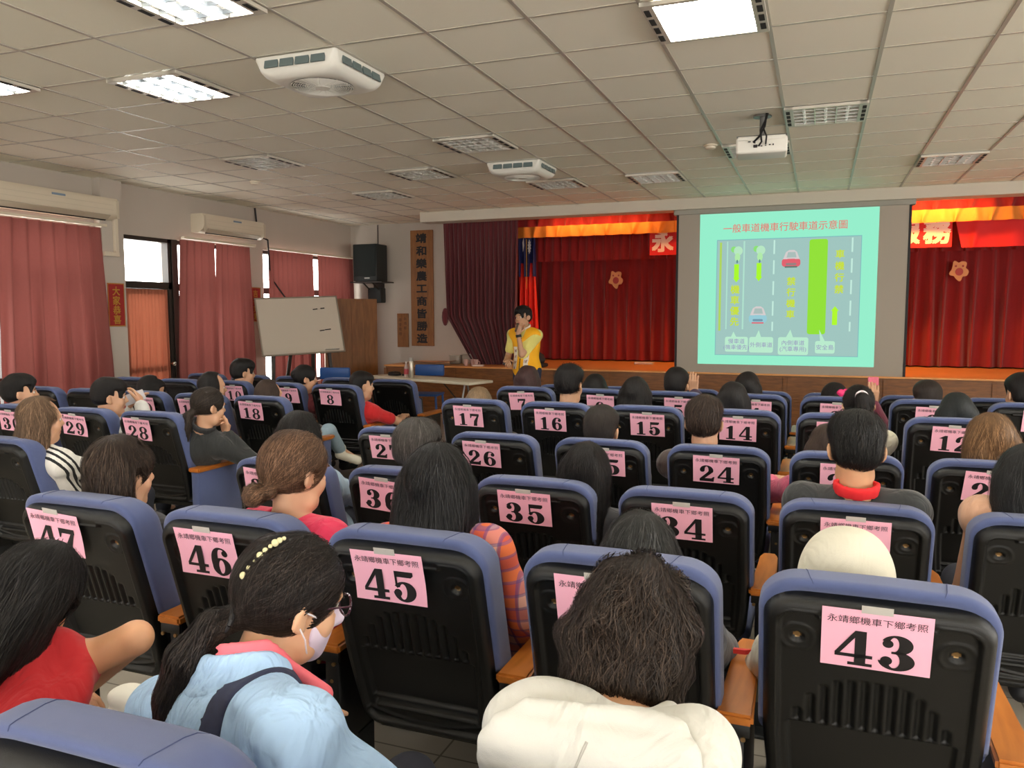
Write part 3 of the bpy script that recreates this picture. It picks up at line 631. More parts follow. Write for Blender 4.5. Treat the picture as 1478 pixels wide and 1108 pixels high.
mb = MB(); mb.lathe([(0.028, 0), (0.03, 0.01), (0.03, 0.13), (0.014, 0.17), (0.013, 0.185)]); mb.obj('bottle_body', mat('bottle_clear', (196, 176, 170), 0.15), t, True)
MB().lathe([(0.0308, 0.04), (0.0308, 0.11)]).obj('bottle_label', mat('label_red', (190, 70, 80), .5), t, True)
MB().lathe([(0.0145, 0.185), (0.0145, 0.205), (0.005, 0.207)]).obj('cap', M_WHITE, t, True)
t = empty('vacuum_flask', on_table(-0.15, -0.15), 0, 'slim steel vacuum flask standing on the white table beside the bottle', 'flask')
MB().lathe([(0.031, 0), (0.033, 0.005), (0.033, 0.2), (0.028, 0.215)]).obj('flask_body', mat('flask_steel', (196, 186, 170), .3, metal=.6), t, True)
MB().lathe([(0.028, 0.215), (0.028, 0.255), (0.024, 0.26)]).obj('cap', mat('cap_grey', (150, 144, 136), .4), t, True)
for (x, y, w, lb) in ((-0.62, 0.0, 0.16, 'black cable bundle lying on the end of the white table'), (-0.42, 0.05, 0.13, 'flat black box on the white table beside the bottle')):
    mb = MB(); mb.box((0, 0, 0.014), (w, 0.1, 0.026), 0.008)
    if w > .15: mb.tube([(-.1, -.02, .03), (-.04, .03, .045), (.02, -.02, .05), (.07, .03, .04), (.1, 0, .02)], 0.01)
    tag(mb.obj('black_box' if w < .15 else 'cable_bundle', M_INK, None, True, on_table(x, y), (0, 0, TA)), lb, 'box' if w < .15 else 'cables')
def stool(x, y, lb):
    t = empty('plastic_stool', (x, y, 0), 0.2, lb, 'stool', 'blue plastic stools'); m = mat('stool_blue', (34, 82, 150), .4)
    MB().box((0, 0, 0.76), (0.42, 0.06, 0.16), 0.02).box((0, -0.19, 0.44), (0.42, 0.4, 0.03), 0.01).obj('seat', m, t, True)
    for sx in (-1, 1):
        for sy in (-0.37, 0.0): MB().cyl((sx*0.18, sy, 0.44), (sx*0.2, sy, 0), 0.016).obj('leg', m, t)
stool(-5.1, 10.0, 'blue plastic chair behind the white folding table')
stool(-6.0, 9.0, 'blue plastic chair in front of the wooden corner panel')
# clutter on the end of the stage platform
t = empty('cardboard_sheet', (-5.72, 11.25, ST), 0.1, 'bent cardboard sheet lying over the edge of the stage', 'cardboard')
V = []; n = 10
for i in range(n+1):
    for j in range(7):
        u, v = i/n, j/6; V.append((-0.36+0.76*u, -0.3+0.5*v, 0.01+0.075*abs(u-.45)**1.2+0.02*u-0.06*max(0, .5-v)*(1-abs(u-.5)*1.9)))
I = np.arange((n+1)*7).reshape(n+1, 7); F = np.stack([I[:-1, :-1], I[1:, :-1], I[1:, 1:], I[:-1, 1:]], -1).reshape(-1, 4)
o = new_obj('sheet', mesh_np('sheet', np.array(V), F, [mat('cardboard', (160, 122, 92), .8)]), t)
sm = o.modifiers.new('thickness', 'SOLIDIFY'); sm.thickness = 0.006
M_CUP = mat('plastic_box_clear', (150, 138, 124), .35)
for (x, y, w, h, lb) in ((-5.37, 11.45, .17, .15, 'cloudy plastic box on the stage edge beside the cardboard'), (-5.16, 11.5, .2, .17, 'larger cloudy plastic box on the stage near the maroon curtain')):
    t = empty('plastic_box', (x, y, ST), 0.1, lb, 'box', 'plastic boxes on the stage'); MB().box((0, 0, h/2), (w, .16, h-.02), .015).obj('body', M_CUP, t, True); MB().box((0, 0, h-.01), (w+.015, .175, .02), .006).obj('lid', mat('box_lid', (172, 160, 146), .4), t, True)
M_CUPP = mat('cup_pink', (186, 150, 140), .4)
for (x, y, lb) in ((-5.06, 11.15, 'pinkish cup standing at the stage edge, beside the plastic boxes'), (-4.97, 11.2, 'pinkish cup at the stage edge, next to the curtain foot'), (-4.88, 11.13, 'small pinkish cup nearest the curtain foot')):
    t = empty('cup', (x, y, ST), 0, lb, 'cup', 'cups on the stage'); MB().lathe([(0.03, 0), (0.036, 0.1), (0.033, 0.1), (0.028, 0.01)]).obj('cup_body', M_CUPP, t, True); MB().tube([(0.034, 0, .08), (0.06, 0, .065), (.058, 0, .035), (.032, 0, .025)], .005).obj('handle', M_CUPP, t, True)
tag(MB().box((-4.83, 11.1, ST+.012), (.16, .1, .02), .004, (0, 0, .2)).obj('paper_pad', mat('paper_white', (216, 200, 190), .7)), 'white paper pad at the foot of the maroon curtain', 'paper')
mb = MB(); mb.ball((0, 0, 0.12), 0.16, sc=(1.25, .8, .8)); mb.ball((-.08, 0, .2), .1, sc=(1, .8, .9)); mb.box((0, 0, .03), (.42, .25, .06), .03); mb.tube([(-.1, -.05, .27), (-.02, -.05, .33), (.06, -.05, .28)], .012); tag(mb.obj('black_bag', mat('bag_black', (20, 22, 26), .7), None, True, (-4.0, 11.25, ST)), 'black bag lying on the stage behind the lecturer', 'bag')
tag(MB().box((-2.55, 12.4, ST+.02), (.3, .12, .035), .008).obj('folded_paper', mat('paper_white', (216, 200, 190), .7)), 'white folded paper lying on the stage below the red curtain', 'paper')

# ---------------------------------------------------------------- auditorium chairs
TILT = 0.27; ZT = 0.965
DN = np.array([0, math.sin(TILT), -math.cos(TILT)]); NN = np.array([0, math.cos(TILT), math.sin(TILT)])
T0 = np.array([0, (0.93-ZT)*math.tan(TILT), ZT])
def back_pt(s, t, d): return T0 + np.outer(s, [1, 0, 0]) + np.outer(t, DN) + np.outer(d, NN)
def shell_mesh():
    hw, H, rc = 0.228, 0.625, 0.066
    ns, ntt = 100, 150
    s = np.linspace(-hw, hw, ns); t = np.linspace(0, H, ntt); S, T = np.meshgrid(s, t)
    tap = 1-0.10*np.clip((T-0.35)/0.27, 0, 1)**1.5
    cx = np.abs(S)-(hw-rc); cy = np.abs(T-H/2)-(H/2-rc)
    out = np.hypot(np.maximum(cx, 0), np.maximum(cy, 0))-rc
    e = -(out+np.minimum(np.maximum(cx, cy), 0))             # distance inside the outline
    k = np.where(out > 0, rc/np.maximum(out+rc, 1e-6), 1.0)
    S2 = np.where((cx > 0) & (cy > 0), np.sign(S)*((hw-rc)+np.maximum(cx, 0)*k), S)
    T2 = np.where((cx > 0) & (cy > 0), H/2+np.sign(T-H/2)*((H/2-rc)+np.maximum(cy, 0)*k), T)
    e = np.maximum(e, 0)
    sst = lambda a, b, x: np.clip((x-a)/(b-a), 0, 1)**2*(3-2*np.clip((x-a)/(b-a), 0, 1))
    d = np.where(e < 1e-4, 0.05, 0)*0+0.040*(1-np.sqrt(np.clip(1-(1-np.clip(e/0.022, 0, 1))**2, 0, 1)))
    rim = np.where((np.abs(S) < 0.115) & (T < 0.1), 0.046, 0.034)
    d += 0.012*sst(rim-0.003, rim+0.005, e)                  # recessed field
    d -= 0.004*np.exp(-((e-rim+.004)/0.003)**2)
    # raised apron around the screws
    ap = np.exp(-((np.hypot((np.abs(S)-0.155)/1.0, (T-0.105))-0.034)/0.004)**2)*(T > .07)*(T < .135)
    d -= 0.0025*ap
    hole = np.hypot(np.abs(S)-0.155, T-0.105); d += 0.010*(1-sst(0.010, 0.014, hole))
    # vertical flutes
    for q in np.linspace(-0.15, 0.15, 12):
        top = 0.20+0.10*(abs(q)/0.15)**3
        win = sst(top, top+0.012, T)*(1-sst(0.338, 0.345, T))
        d += 0.011*win*(0.5+0.5*np.cos(np.clip((S-q)/0.0125, -1, 1)*PI))
    # tray panel
    inp = (1-sst(0.168, 0.174, np.abs(S)))*sst(0.343, 0.349, T)*(1-sst(0.545, 0.552, T))
    d += 0.016*inp
    for tt, a in ((0.520, 0.014), (0.545, 0.018)): d -= a*np.exp(-((T-tt)/0.0045)**2)*(1-sst(0.165, 0.172, np.abs(S)))
    d -= 0.006*np.exp(-((np.hypot(S*0.55, T-0.40)-0.185)/0.004)**2)*(T > .55)
    V = back_pt((S2*tap).ravel(), T2.ravel(), d.ravel())
    I = np.arange(ns*ntt).reshape(ntt, ns); F = np.stack([I[:-1, :-1], I[:-1, 1:], I[1:, 1:], I[1:, :-1]], -1).reshape(-1, 4)
    sc, tcn = np.abs(S).ravel()[F].mean(1), T.ravel()[F].mean(1)
    mi = (np.hypot(sc-0.155, tcn-0.105) < 0.0085).astype(int)
    return mesh_np('back_shell', V, F, [M_BLACK, M_SCREW], mi=mi)
def cushion_mesh():
    def outline(ins):
        pts = []
        hw = 0.238-ins; top = -0.030+ins; bot = 0.43-ins*0.4; rt = max(0.085-ins*.5, .02); rb = 0.03; n = 10
        for cx, cy, r, a in ((hw-rt, top+rt, rt, 0), (-hw+rt, top+rt, rt, 90), (-hw+rb, bot-rb, rb, 180), (hw-rb, bot-rb, rb, 270)):
            for k in range(n+1):
                th = math.radians(a+90*k/n); pts.append((cx+r*math.cos(th), cy-r*math.sin(th)))
        # long edges get extra points and a slight crown on top
        out = []
        for p, q in zip(pts, pts[1:]+pts[:1]):
            L = math.hypot(q[0]-p[0], q[1]-p[1]); m = max(1, int(L/0.03))
            for j in range(m): out.append((p[0]+(q[0]-p[0])*j/m, p[1]+(q[1]-p[1])*j/m))
        return [(x, y-0.006*math.cos(x/0.5*PI)*(y < .1)) for x, y in out]
    base = outline(0); rings = []
    for (ins, d) in ((0.035, 0.040), (0.020, 0.030), (0.008, 0.030), (0.001, 0.037), (0.0, 0.05), (0.0, 0.10), (0.004, 0.120), (0.018, 0.138), (0.045, 0.150), (0.09, 0.155)):
        o = outline(ins) if ins < 0.05 else None
        if o is None or len(o) != len(base):
            cx, cy = 0, 0.2; k0 = 1-ins/0.238
            o = [(cx+(x-cx)*k0, cy+(y-cy)*k0) for x, y in base]
        rings.append(back_pt([p[0] for p in o], [p[1]+.29*max(0, d-.025)*max(0, 1-max(0, p[1]+.03)/.25) for p in o], np.array([max(d, 0.06) if p[1] > .385 else d for p in o])))
    n = len(base); V = np.concatenate(rings+[back_pt([0], [0.2], [0.155])]); F = []
    for a in range(len(rings)-1):
        for k in range(n): F.append((a*n+k, (a+1)*n+k, (a+1)*n+(k+1) % n, a*n+(k+1) % n))
    a = len(rings)-1; F += [(a*n+k, len(V)-1, a*n+(k+1) % n) for k in range(n)]
    me = mesh_np('back_cushion', V, F, [M_BLUE])
    bm = bmesh.new(); bm.from_mesh(me); bmesh.ops.recalc_face_normals(bm, faces=bm.faces[:]); bm.to_mesh(me); bm.free()
    me.polygons.foreach_set('use_smooth', np.ones(len(me.polygons), bool)); return me
ME_SHELL = shell_mesh(); ME_CUSH = cushion_mesh()
ME_SEAM = []
for s_ in (-.125, .125):
    pl_ = [(0.008, .030), (.001, .037), (0, .05), (0, .075), (0, .10), (.004, .120), (.018, .138)]
    mb = MB(); mb.tube([tuple(back_pt([s_*(1+.15*k/6)], [-.030+i_-.006*math.cos(s_/.5*PI)-.0004+.29*max(0, d_-.025)], [d_])[0]) for k, (i_, d_) in enumerate(pl_)], .0009, 5)
    ME_SEAM.append(mb.mesh('seam', mat('seam_blue', (62, 72, 110), .9)))
ME_SEAT = MB().box((0, 0, 0.035), (0.45, 0.43, 0.075), 0.03, seg=4).mesh('seat_cushion', M_BLUE, True)
ME_PAN = MB().box((0, 0, -0.018), (0.43, 0.41, 0.035), 0.012).mesh('seat_pan', M_BLACK, True)
mb = MB(); bmv = mb.bm
_pl = [(-0.045, 0.09), (0.045, 0.09), (0.034, 0.50), (0.026, 0.56), (-0.026, 0.56), (-0.034, 0.50)]
mb.prism(_pl, 0.600, 0.628, 'z')
bmesh.ops.bevel(bmv, geom=bmv.edges[:], offset=0.007, segments=2, affect='EDGES'); ME_ARM = mb.mesh('armrest', M_ARM, True)
mb = MB(); mb.box((0, 0.3, 0.44), (0.05, 0.36, 0.32), 0.01); mb.box((0, 0.105, 0.585), (0.075, 0.012, 0.035), 0.003)
for x in (-0.028, 0.022): mb.cyl((x, 0.095, 0.565), (x, 0.102, 0.565), 0.006, mi=1, n=10)
mb.cyl((0, 0.118, 0.5), (0, 0.121, 0.5), 0.006, mi=1, n=10); ME_SIDE = mb.mesh('side_panel', [M_BLACK, M_SCREW], True)
ME_SIDEB = MB().box((0, 0.3, 0.42), (0.06, 0.40, 0.36), 0.012).mesh('side_panel', M_BLUE, True)
ME_LEG = MB().box((0, 0.26, 0.15), (0.05, 0.1, 0.3), 0.004).box((0, 0.28, 0.008), (0.07, 0.28, 0.016), 0.004).mesh('leg', mat('black_steel', (20, 22, 22), .5), True)

# big round-serif numerals, drawn as overlapping flat pieces in a 0.8 x 1 box
def glyphs():
    def band(cx, cy, ro, so, dx, ri, si, a0, a1, n=26):
        """band between an outer ellipse (ro, so) and an inner one (ri, si) shifted by dx"""
        A = [math.radians(a0+(a1-a0)*k/n) for k in range(n+1)]
        o = [(cx+ro*math.cos(a), cy+so*math.sin(a)) for a in A]; i = [(cx+dx+ri*math.cos(a), cy+si*math.sin(a)) for a in A]
        return [(o[k], o[k+1], i[k+1], i[k]) for k in range(n)]
    def dot(cx, cy, r, n=18): return [tuple((cx+r*math.cos(2*PI*k/n), cy+r*math.sin(2*PI*k/n)) for k in range(n))]
    G = {}
    G['0'] = band(.4, .5, .36, .51, 0, .13, .44, 0, 360, 40)
    G['1'] = [((.28, .07), (.54, .07), (.54, 1.0), (.28, .9)), ((.12, 0), (.70, 0), (.70, .085), (.12, .085)), ((.1, .80), (.28, .78), (.54, 1.0), (.40, 1.0))]
    G['2'] = band(.38, .70, .34, .31, 0.0, .10, .235, -25, 185) + dot(.165, .70, .125) + [((.70, .60), (.45, .60), (.03, .14), (.03, 0.0), (.2, .1)), ((.72, .70), (.70, .60), (.2, .10), (.24, .30), (.47, .64))]
    G['2'] += [((.03, 0), (.03, .13), (.26, .19), (.48, .10), (.56, 0)), ((.26, .19), (.56, 0), (.74, .04), (.78, .30), (.72, .30), (.62, .2)), ((.03, .0), (.74, .0), (.74, .06), (.03, .06))]
    G['3'] = band(.36, .735, .33, .27, -.06, .10, .20, -88, 160) + dot(.17, .745, .115) + band(.36, .275, .38, .28, -.05, .12, .205, -175, 86) + dot(.155, .26, .125) + [((.25, .475), (.45, .475), (.45, .54), (.25, .54))]
    G['4'] = [((.42, .07), (.66, .07), (.66, 1.0), (.42, 1.0)), ((.42, 1.0), (.0, .34), (.0, .25), (.10, .31), (.42, .80)), ((.0, .23), (.80, .23), (.80, .325), (.0, .325)), ((.28, 0), (.80, 0), (.80, .085), (.28, .085))]
    G['5'] = band(.38, .32, .37, .33, -.05, .12, .25, -175, 150) + dot(.155, .27, .125) + [((.10, .47), (.17, .44), (.17, 1.0), (.10, 1.0)), ((.10, .80), (.62, .80), (.70, .88), (.70, 1.0), (.10, 1.0)), ((.10, .47), (.15, .42), (.25, .50), (.12, .52))]
    G['6'] = band(.39, .5, .37, .51, .03, .14, .45, 75, 285) + band(.40, .31, .36, .31, 0, .11, .235, 0, 360) + dot(.585, .79, .115) + band(.42, .78, .28, .225, .02, .16, .16, 10, 110)
    G['7'] = [((.06, .80), (.76, .80), (.76, 1.0), (.06, 1.0)), ((.06, .62), (.12, .62), (.20, .82), (.06, .95)), ((.76, .9), (.60, .82), (.34, .4), (.28, 0), (.56, 0), (.58, .3), (.66, .6)), ]
    G['8'] = band(.4, .745, .33, .265, 0, .12, .185, 0, 360) + band(.4, .275, .38, .285, 0, .14, .20, 0, 360)
    G['9'] = [tuple((.8-x, 1-y) for x, y in p) for p in G['6']]
    return G
GL = glyphs()
SHW, SHH = 0.212, 0.15
def curl(x, z, kind):                                        # how far the paper stands off the shell
    u, v = x/SHW, -z/SHH
    return (0.0, 0.012*max(0, v-.55)**1.5*2.2+0.004*max(0, u)*v, 0.016*max(0, v-.4)**1.5*(0.6+u)+0.002*math.sin(9*u)*v, 0.008*(v**2)*(0.5-u))[kind]
def sheet_mesh(kind):
    nx, nz = 14, 10; V = []
    for j in range(nz+1):
        for i in range(nx+1):
            x = SHW*(i/nx-.5); z = -SHH*j/nz; V.append((x, -0.0010-curl(x, z, kind), z))
    I = np.arange((nx+1)*(nz+1)).reshape(nz+1, nx+1); F = np.stack([I[:-1, :-1], I[1:, :-1], I[1:, 1:], I[:-1, 1:]], -1).reshape(-1, 4)
    return mesh_np('number_sheet', np.array(V), F, [M_PINK])
def num_mesh(num, kind, k0):
    V, F = [], []; h = 0.090; w = 0.098 if len(num) == 1 else 0.086
    for k, ch in ((k0, num[k0]),):
        x0 = (-0.5*len(num)+k)*w+0.008
        for p in GL[ch]:
            n0 = len(V)
            for (x, y) in p:
                X = x0+x*0.092; Z = -0.143+y*h; V.append((X, -0.0022-curl(X, Z, kind), Z))
            F.append(tuple(range(n0, len(V))))
    return mesh_np('digit', np.array(V), F, [M_INK], smooth=False)
def head_mesh(kind):
    V, F = text_arr('永靖鄉機車下鄉考照', 0.0205, 0.0, 2)
    V = np.array([(x*1.04, -0.0022-curl(x*1.04, y-0.026, kind), y-0.026) for x, y, z in V])
    return mesh_np('heading', V, F, [M_INK], smooth=False)
SHEETS = [sheet_mesh(k) for k in range(4)]; HEADS = [head_mesh(k) for k in range(4)]
TAPE_ME = MB().box((0, -0.003, 0.004), (0.06, 0.002, 0.018)).mesh('tape', mat('clear_tape', (190, 186, 180), 0.12))

ROWY = dict(Z=.76, A=1.765, B=2.77, C=3.77, D=4.83, E=5.83, F=6.83)
COLX = dict(a=-6.25, b=-5.66, c=-5.08, d=-4.5, e=-3.92, g=-2.16, h=-1.58, i=-1.0, j=-.43, k=.13, l=.70, m=1.28)
ROWS = dict(Z=.945, A=.975, B=.918, C=.92, D=.972, E=.97, F=.90); ROWL = dict(B=.92, C=.935, D=.93, E=.935, F=.90)
def chair(row, col, label, num=None, ds=0.0, rot=0.0, kind=0, up=False, left=True, right=False, blue_end=False, tt=0.004):
    sc = (ROWL if col in 'abcde' else ROWS)[row]
    t = empty('auditorium_chair', (COLX[col]+(.035 if row == 'Z' else 0), ROWY[row], 0), 0, label, 'chair', 'auditorium chairs', scale=(1, 1, sc))
    new_obj('back_shell', ME_SHELL, t); cu_ = new_obj('back_cushion', ME_CUSH, t); [new_obj('seam', m_, cu_) for m_ in ME_SEAM]
    if up:
        new_obj('seat_cushion', ME_SEAT, t, (0, 0.27, 0.58), (math.radians(98), 0, 0)); new_obj('seat_pan', ME_PAN, t, (0, 0.27, 0.58), (math.radians(98), 0, 0))
    else:
        new_obj('seat_cushion', ME_SEAT, t, (0, 0.45, 0.36), (math.radians(4), 0, 0)); new_obj('seat_pan', ME_PAN, t, (0, 0.45, 0.36), (math.radians(4), 0, 0))
    for s, on in ((-1, left), (1, right)):
        if on:
            new_obj('armrest', ME_ARM, t, (s*0.29, 0, 0)); new_obj('side_panel', ME_SIDEB if (blue_end and s == 1) else ME_SIDE, t, (s*0.29, 0, 0)); new_obj('leg', ME_LEG, t, (s*0.29, 0, 0))
    if num:
        p = back_pt([ds], [tt], [-0.0035])[0]
        sh = new_obj('number_sheet', SHEETS[kind], t, p, (TILT, rot, 0)); sh.rotation_mode = 'YXZ'; sh.rotation_euler = Euler((TILT, rot, 0), 'YXZ')
        sh.matrix_local = Matrix.Translation(p) @ Matrix.Rotation(TILT, 4, 'X') @ Matrix.Rotation(rot, 4, 'Y')
        [new_obj('digit', num_mesh(num, kind, q), sh) for q in range(len(num))]; new_obj('heading', HEADS[kind], sh); new_obj('tape', TAPE_ME, sh)
    return t
def CL(n, extra): return 'blue chair with pink sheet %s, %s' % (n, extra)
def cl(extra): return 'blue chair without sheet, %s' % extra
# row behind, nearest the camera
chair('Z', 'h', cl('under the person in the red shirt leaning forward')); chair('Z', 'i', cl('nearest of all, under the ponytailed person in the denim jacket')); chair('Z', 'j', cl('under the person in the white hooded top'), right=True)
chair('A', 'g', CL(47, 'before the leaning red shirt'), '47', -.06, .06, 2); chair('A', 'h', CL(46, 'beside chair 47'), '46', -.045, .0, 1)
chair('A', 'i', CL(45, 'in front of the long black hair and plaid sleeve'), '45', -.03, -.01, 1); chair('A', 'j', CL(44, 'mostly hidden by the white hooded top'), '44', -.035, 0)
chair('A', 'k', CL(43, 'nearest full view'), '43', 0, .0, 0, right=True)
chair('B', 'e', CL(38, 'in front of the striped white jacket'), '38', -.1, .03, 2); chair('B', 'g', CL(37, 'behind the hair bun'), '37', -.05, .1, 1)
chair('B', 'h', CL(36, 'half hidden by the long black hair'), '36', -.05, .08, 1); chair('B', 'i', CL(35, 'before the girl with long straight hair'), '35', -.02, .02)
chair('B', 'j', CL(34, 'behind the grey-black head'), '34', 0, .01); chair('B', 'k', CL(33, 'behind the white hood'), '33', 0, .0); chair('B', 'l', cl('in front of the person at the picture edge by chair 22'), right=True)
chair('C', 'c', CL(30, 'beside the brown-haired person in the striped jacket'), '30', -.03, .05, 1); chair('C', 'd', CL(29, 'in front of the man holding a phone'), '29', -.02, .07, 1)
chair('C', 'e', CL(28, 'in front of the black jacket by the wide aisle'), '28', -.06, .06, 2, right=True, blue_end=True)
chair('C', 'g', CL(27, 'beside the greying short hair'), '27', -.03, .02); chair('C', 'h', CL(26, 'unoccluded between 27 and 25'), '26', -.045, .04)
chair('C', 'i', CL(25, 'mostly hidden by long straight hair'), '25', .03, .02); chair('C', 'j', CL(24, 'before the man with brown cropped hair'), '24', 0, .02)
chair('C', 'k', CL(23, 'before the man in black jacket with red collar'), '23', 0, .0, left=True); chair('C', 'l', CL(22, 'before the light brown hair'), '22', .0, .06, right=True)
chair('D', 'a', cl('fifth from the aisle, beside the black-haired man near the tall curtain')); chair('D', 'b', cl('fourth from the aisle, before the tall red curtain'))
chair('D', 'c', CL(20, 'beside the man holding a phone'), '20', .06, .03, 1); chair('D', 'd', CL(19, 'behind the black jacket'), '19', -.06, .0, 1)
chair('D', 'e', CL(18, 'at the aisle, before the brown head'), '18', -.05, .05, 2, right=True, blue_end=True)
chair('D', 'g', CL(17, 'at the aisle end, before the blond-brown head'), '17', -.02, .02); chair('D', 'h', CL(16, 'before the man with spiky black hair'), '16', -.02, .02)
chair('D', 'i', CL(15, 'beyond a dark cropped head'), '15', .03, .01); chair('D', 'j', CL(14, 'beyond the man with brown cropped hair'), '14', .0, .02)
chair('D', 'k', CL(13, 'under the ponytail with white band'), '13', -.02, .0); chair('D', 'l', CL(12, 'beside the light brown hair'), '12', .0, .03, right=True)
chair('E', 'a', cl('far block, before the door curtain')); chair('E', 'b', cl('far block, behind the bob near the door post'))
chair('E', 'c', CL(10, 'before the man with short upright hair'), '10', .1, .0, 1); chair('E', 'd', CL(9, 'beside the red plaid shirt'), '9', .12, .0); chair('E', 'e', CL(8, 'at the aisle, before the red T-shirt'), '8', -.02, .03, 1, right=True, blue_end=True)
chair('E', 'g', CL(7, 'before the reddish dark hair'), '7', -.01, -.04); chair('E', 'h', CL(6, 'beside the man with spiky black hair'), '6', .05, .03); chair('E', 'i', CL(5, 'beside long black hair'), '5', .06, .02)
chair('E', 'j', CL(4, 'behind the black bob below the screen'), '4', .03, .02); chair('E', 'k', CL(3, 'beside the ponytail with white band'), '3', .0, .02); chair('E', 'l', CL(2, 'behind the black bob beside chair 1'), '2', .02, .02); chair('E', 'm', CL(1, 'at the picture edge'), '1', .05, .02, right=True)
for c, lb in zip('abcde', ('front row, by the dark door post', 'front row, under the pair of window curtains', 'front row, behind the man with upright hair', 'front row, before the whiteboard legs', 'front row at the aisle, before the white table')):
    chair('F', c, cl(lb), up=True, right=(c == 'e'))
for c, lb in zip('ghijklm', ('front row, below the lecturer', 'front row, behind the man with spiky hair', 'front row, under the raised hand', 'front row, behind chair 4', 'front row, under the pink hair clip', 'front row, beyond chair 2', 'front row, beyond chair 1')):
    chair('F', c, cl(lb), up=True, right=(c == 'm'))
tag(MB().prism([(-.02, 0), (.03, .004), (.05, .02), (.03, .016), (-.01, .014)], 0, .012, 'z').obj('red_strap', mat('strap_red', (214, 50, 48), .6), None, False, (-.19, 2.16, .629), (0, 0, 0)), 'small red strap lying on the wooden armrest beside chair 43', 'strap')
# ---------------------------------------------------------------- people: smooth implicit bodies turned into meshes
def nrm(v): v = np.asarray(v, float); return v/max(np.linalg.norm(v), 1e-9)
class Field:
    def __init__(s, lo, hi, h):
        s.lo = np.asarray(lo, float); s.h = h; s.n = np.maximum(4, np.ceil((np.asarray(hi)-s.lo)/h).astype(int)+1)
        s.F = np.full(s.n, 1.0, np.float32); s.ax = [(s.lo[i]+h*np.arange(s.n[i])).astype(np.float32) for i in range(3)]
    def sub(s, lo, hi):
        a = np.clip(np.floor((np.asarray(lo)-s.lo)/s.h).astype(int), 0, s.n); b = np.clip(np.ceil((np.asarray(hi)-s.lo)/s.h).astype(int)+1, 0, s.n)
        return tuple(slice(int(x), int(y)) for x, y in zip(a, b))
    def xyz(s, sl): return s.ax[0][sl[0]][:, None, None], s.ax[1][sl[1]][None, :, None], s.ax[2][sl[2]][None, None, :]
    def _mix(s, sl, d, k, op):
        A = s.F[sl]
        if A.size == 0: return
        if op == 'u':
            if k <= 0: s.F[sl] = np.minimum(A, d); return
            q = np.clip(0.5+0.5*(A-d)/k, 0, 1); s.F[sl] = A*(1-q)+d*q-k*q*(1-q)
        else:
            d = -d
            if k <= 0: s.F[sl] = np.maximum(A, d); return
            q = np.clip(0.5-0.5*(A-d)/k, 0, 1); s.F[sl] = A*(1-q)+d*q+k*q*(1-q)
    def cap(s, p, q, r1, r2=None, k=0.02, op='u', flat=None):
        p = np.asarray(p, float); q = np.asarray(q, float); r2 = r1 if r2 is None else r2; m = max(r1, r2)+k+3*s.h
        sl = s.sub(np.minimum(p, q)-m, np.maximum(p, q)+m); x, y, z = s.xyz(sl); d = q-p; L = max(d@d, 1e-9)
        t = np.clip(((x-p[0])*d[0]+(y-p[1])*d[1]+(z-p[2])*d[2])/L, 0, 1)
        D = np.sqrt((x-p[0]-t*d[0])**2+(y-p[1]-t*d[1])**2+(z-p[2]-t*d[2])**2)-(r1+(r2-r1)*t)
        s._mix(sl, D, k, op); return s
    def ell(s, c, r, R=None, k=0.02, op='u'):
        c = np.asarray(c, float); r = np.asarray(r, float); m = r.max()+k+3*s.h
        sl = s.sub(c-m, c+m); x, y, z = s.xyz(sl); x = x-c[0]; y = y-c[1]; z = z-c[2]
        if R is not None: x, y, z = (R[0, i]*x+R[1, i]*y+R[2, i]*z for i in range(3))
        k0 = np.sqrt((x/r[0])**2+(y/r[1])**2+(z/r[2])**2); k1 = np.sqrt((x/r[0]**2)**2+(y/r[1]**2)**2+(z/r[2]**2)**2)
        s._mix(sl, k0*(k0-1)/np.maximum(k1, 1e-6), k, op); return s
    def box(s, c, b, rr, R=None, k=0.01, op='u'):
        c = np.asarray(c, float); b = np.asarray(b, float); m = np.linalg.norm(b)+rr+k+3*s.h
        sl = s.sub(c-m, c+m); x, y, z = s.xyz(sl); x = x-c[0]; y = y-c[1]; z = z-c[2]
        if R is not None: x, y, z = (R[0, i]*x+R[1, i]*y+R[2, i]*z for i in range(3))
        qx, qy, qz = np.abs(x)-b[0], np.abs(y)-b[1], np.abs(z)-b[2]
        D = np.sqrt(np.maximum(qx, 0)**2+np.maximum(qy, 0)**2+np.maximum(qz, 0)**2)+np.minimum(np.maximum(qx, np.maximum(qy, qz)), 0)-rr
        s._mix(sl, D, k, op); return s
    def plane(s, n, off, k=0.004):                            # keep the side where n.x < off
        x, y, z = s.xyz(tuple(slice(0, int(m)) for m in s.n)); D = n[0]*x+n[1]*y+n[2]*z-off
        s._mix(tuple(slice(0, int(m)) for m in s.n), -D, k, 'd'); return s
    def wrinkle(s, amp, freq, seed=0, aniso=(1, 1, 1)):
        r = np.random.default_rng(seed); x, y, z = s.xyz(tuple(slice(0, int(m)) for m in s.n)); w = 0
        for i in range(7):
            f = nrm(r.normal(size=3))*freq*(0.6+0.9*r.random())*np.array(aniso); w = w+np.sin(f[0]*x+f[1]*y+f[2]*z+r.random()*6)
        s.F += (amp*w/3).astype(np.float32); return s
    def sample(s, P):
        g = (P-s.lo)/s.h; i = np.clip(np.floor(g).astype(int), 0, s.n-2); f = np.clip(g-i, 0, 1); out = 0
        for a in (0, 1):
            for b in (0, 1):
                for c in (0, 1):
                    w = (f[:, 0] if a else 1-f[:, 0])*(f[:, 1] if b else 1-f[:, 1])*(f[:, 2] if c else 1-f[:, 2])
                    out = out+w*s.F[i[:, 0]+a, i[:, 1]+b, i[:, 2]+c]
        return out
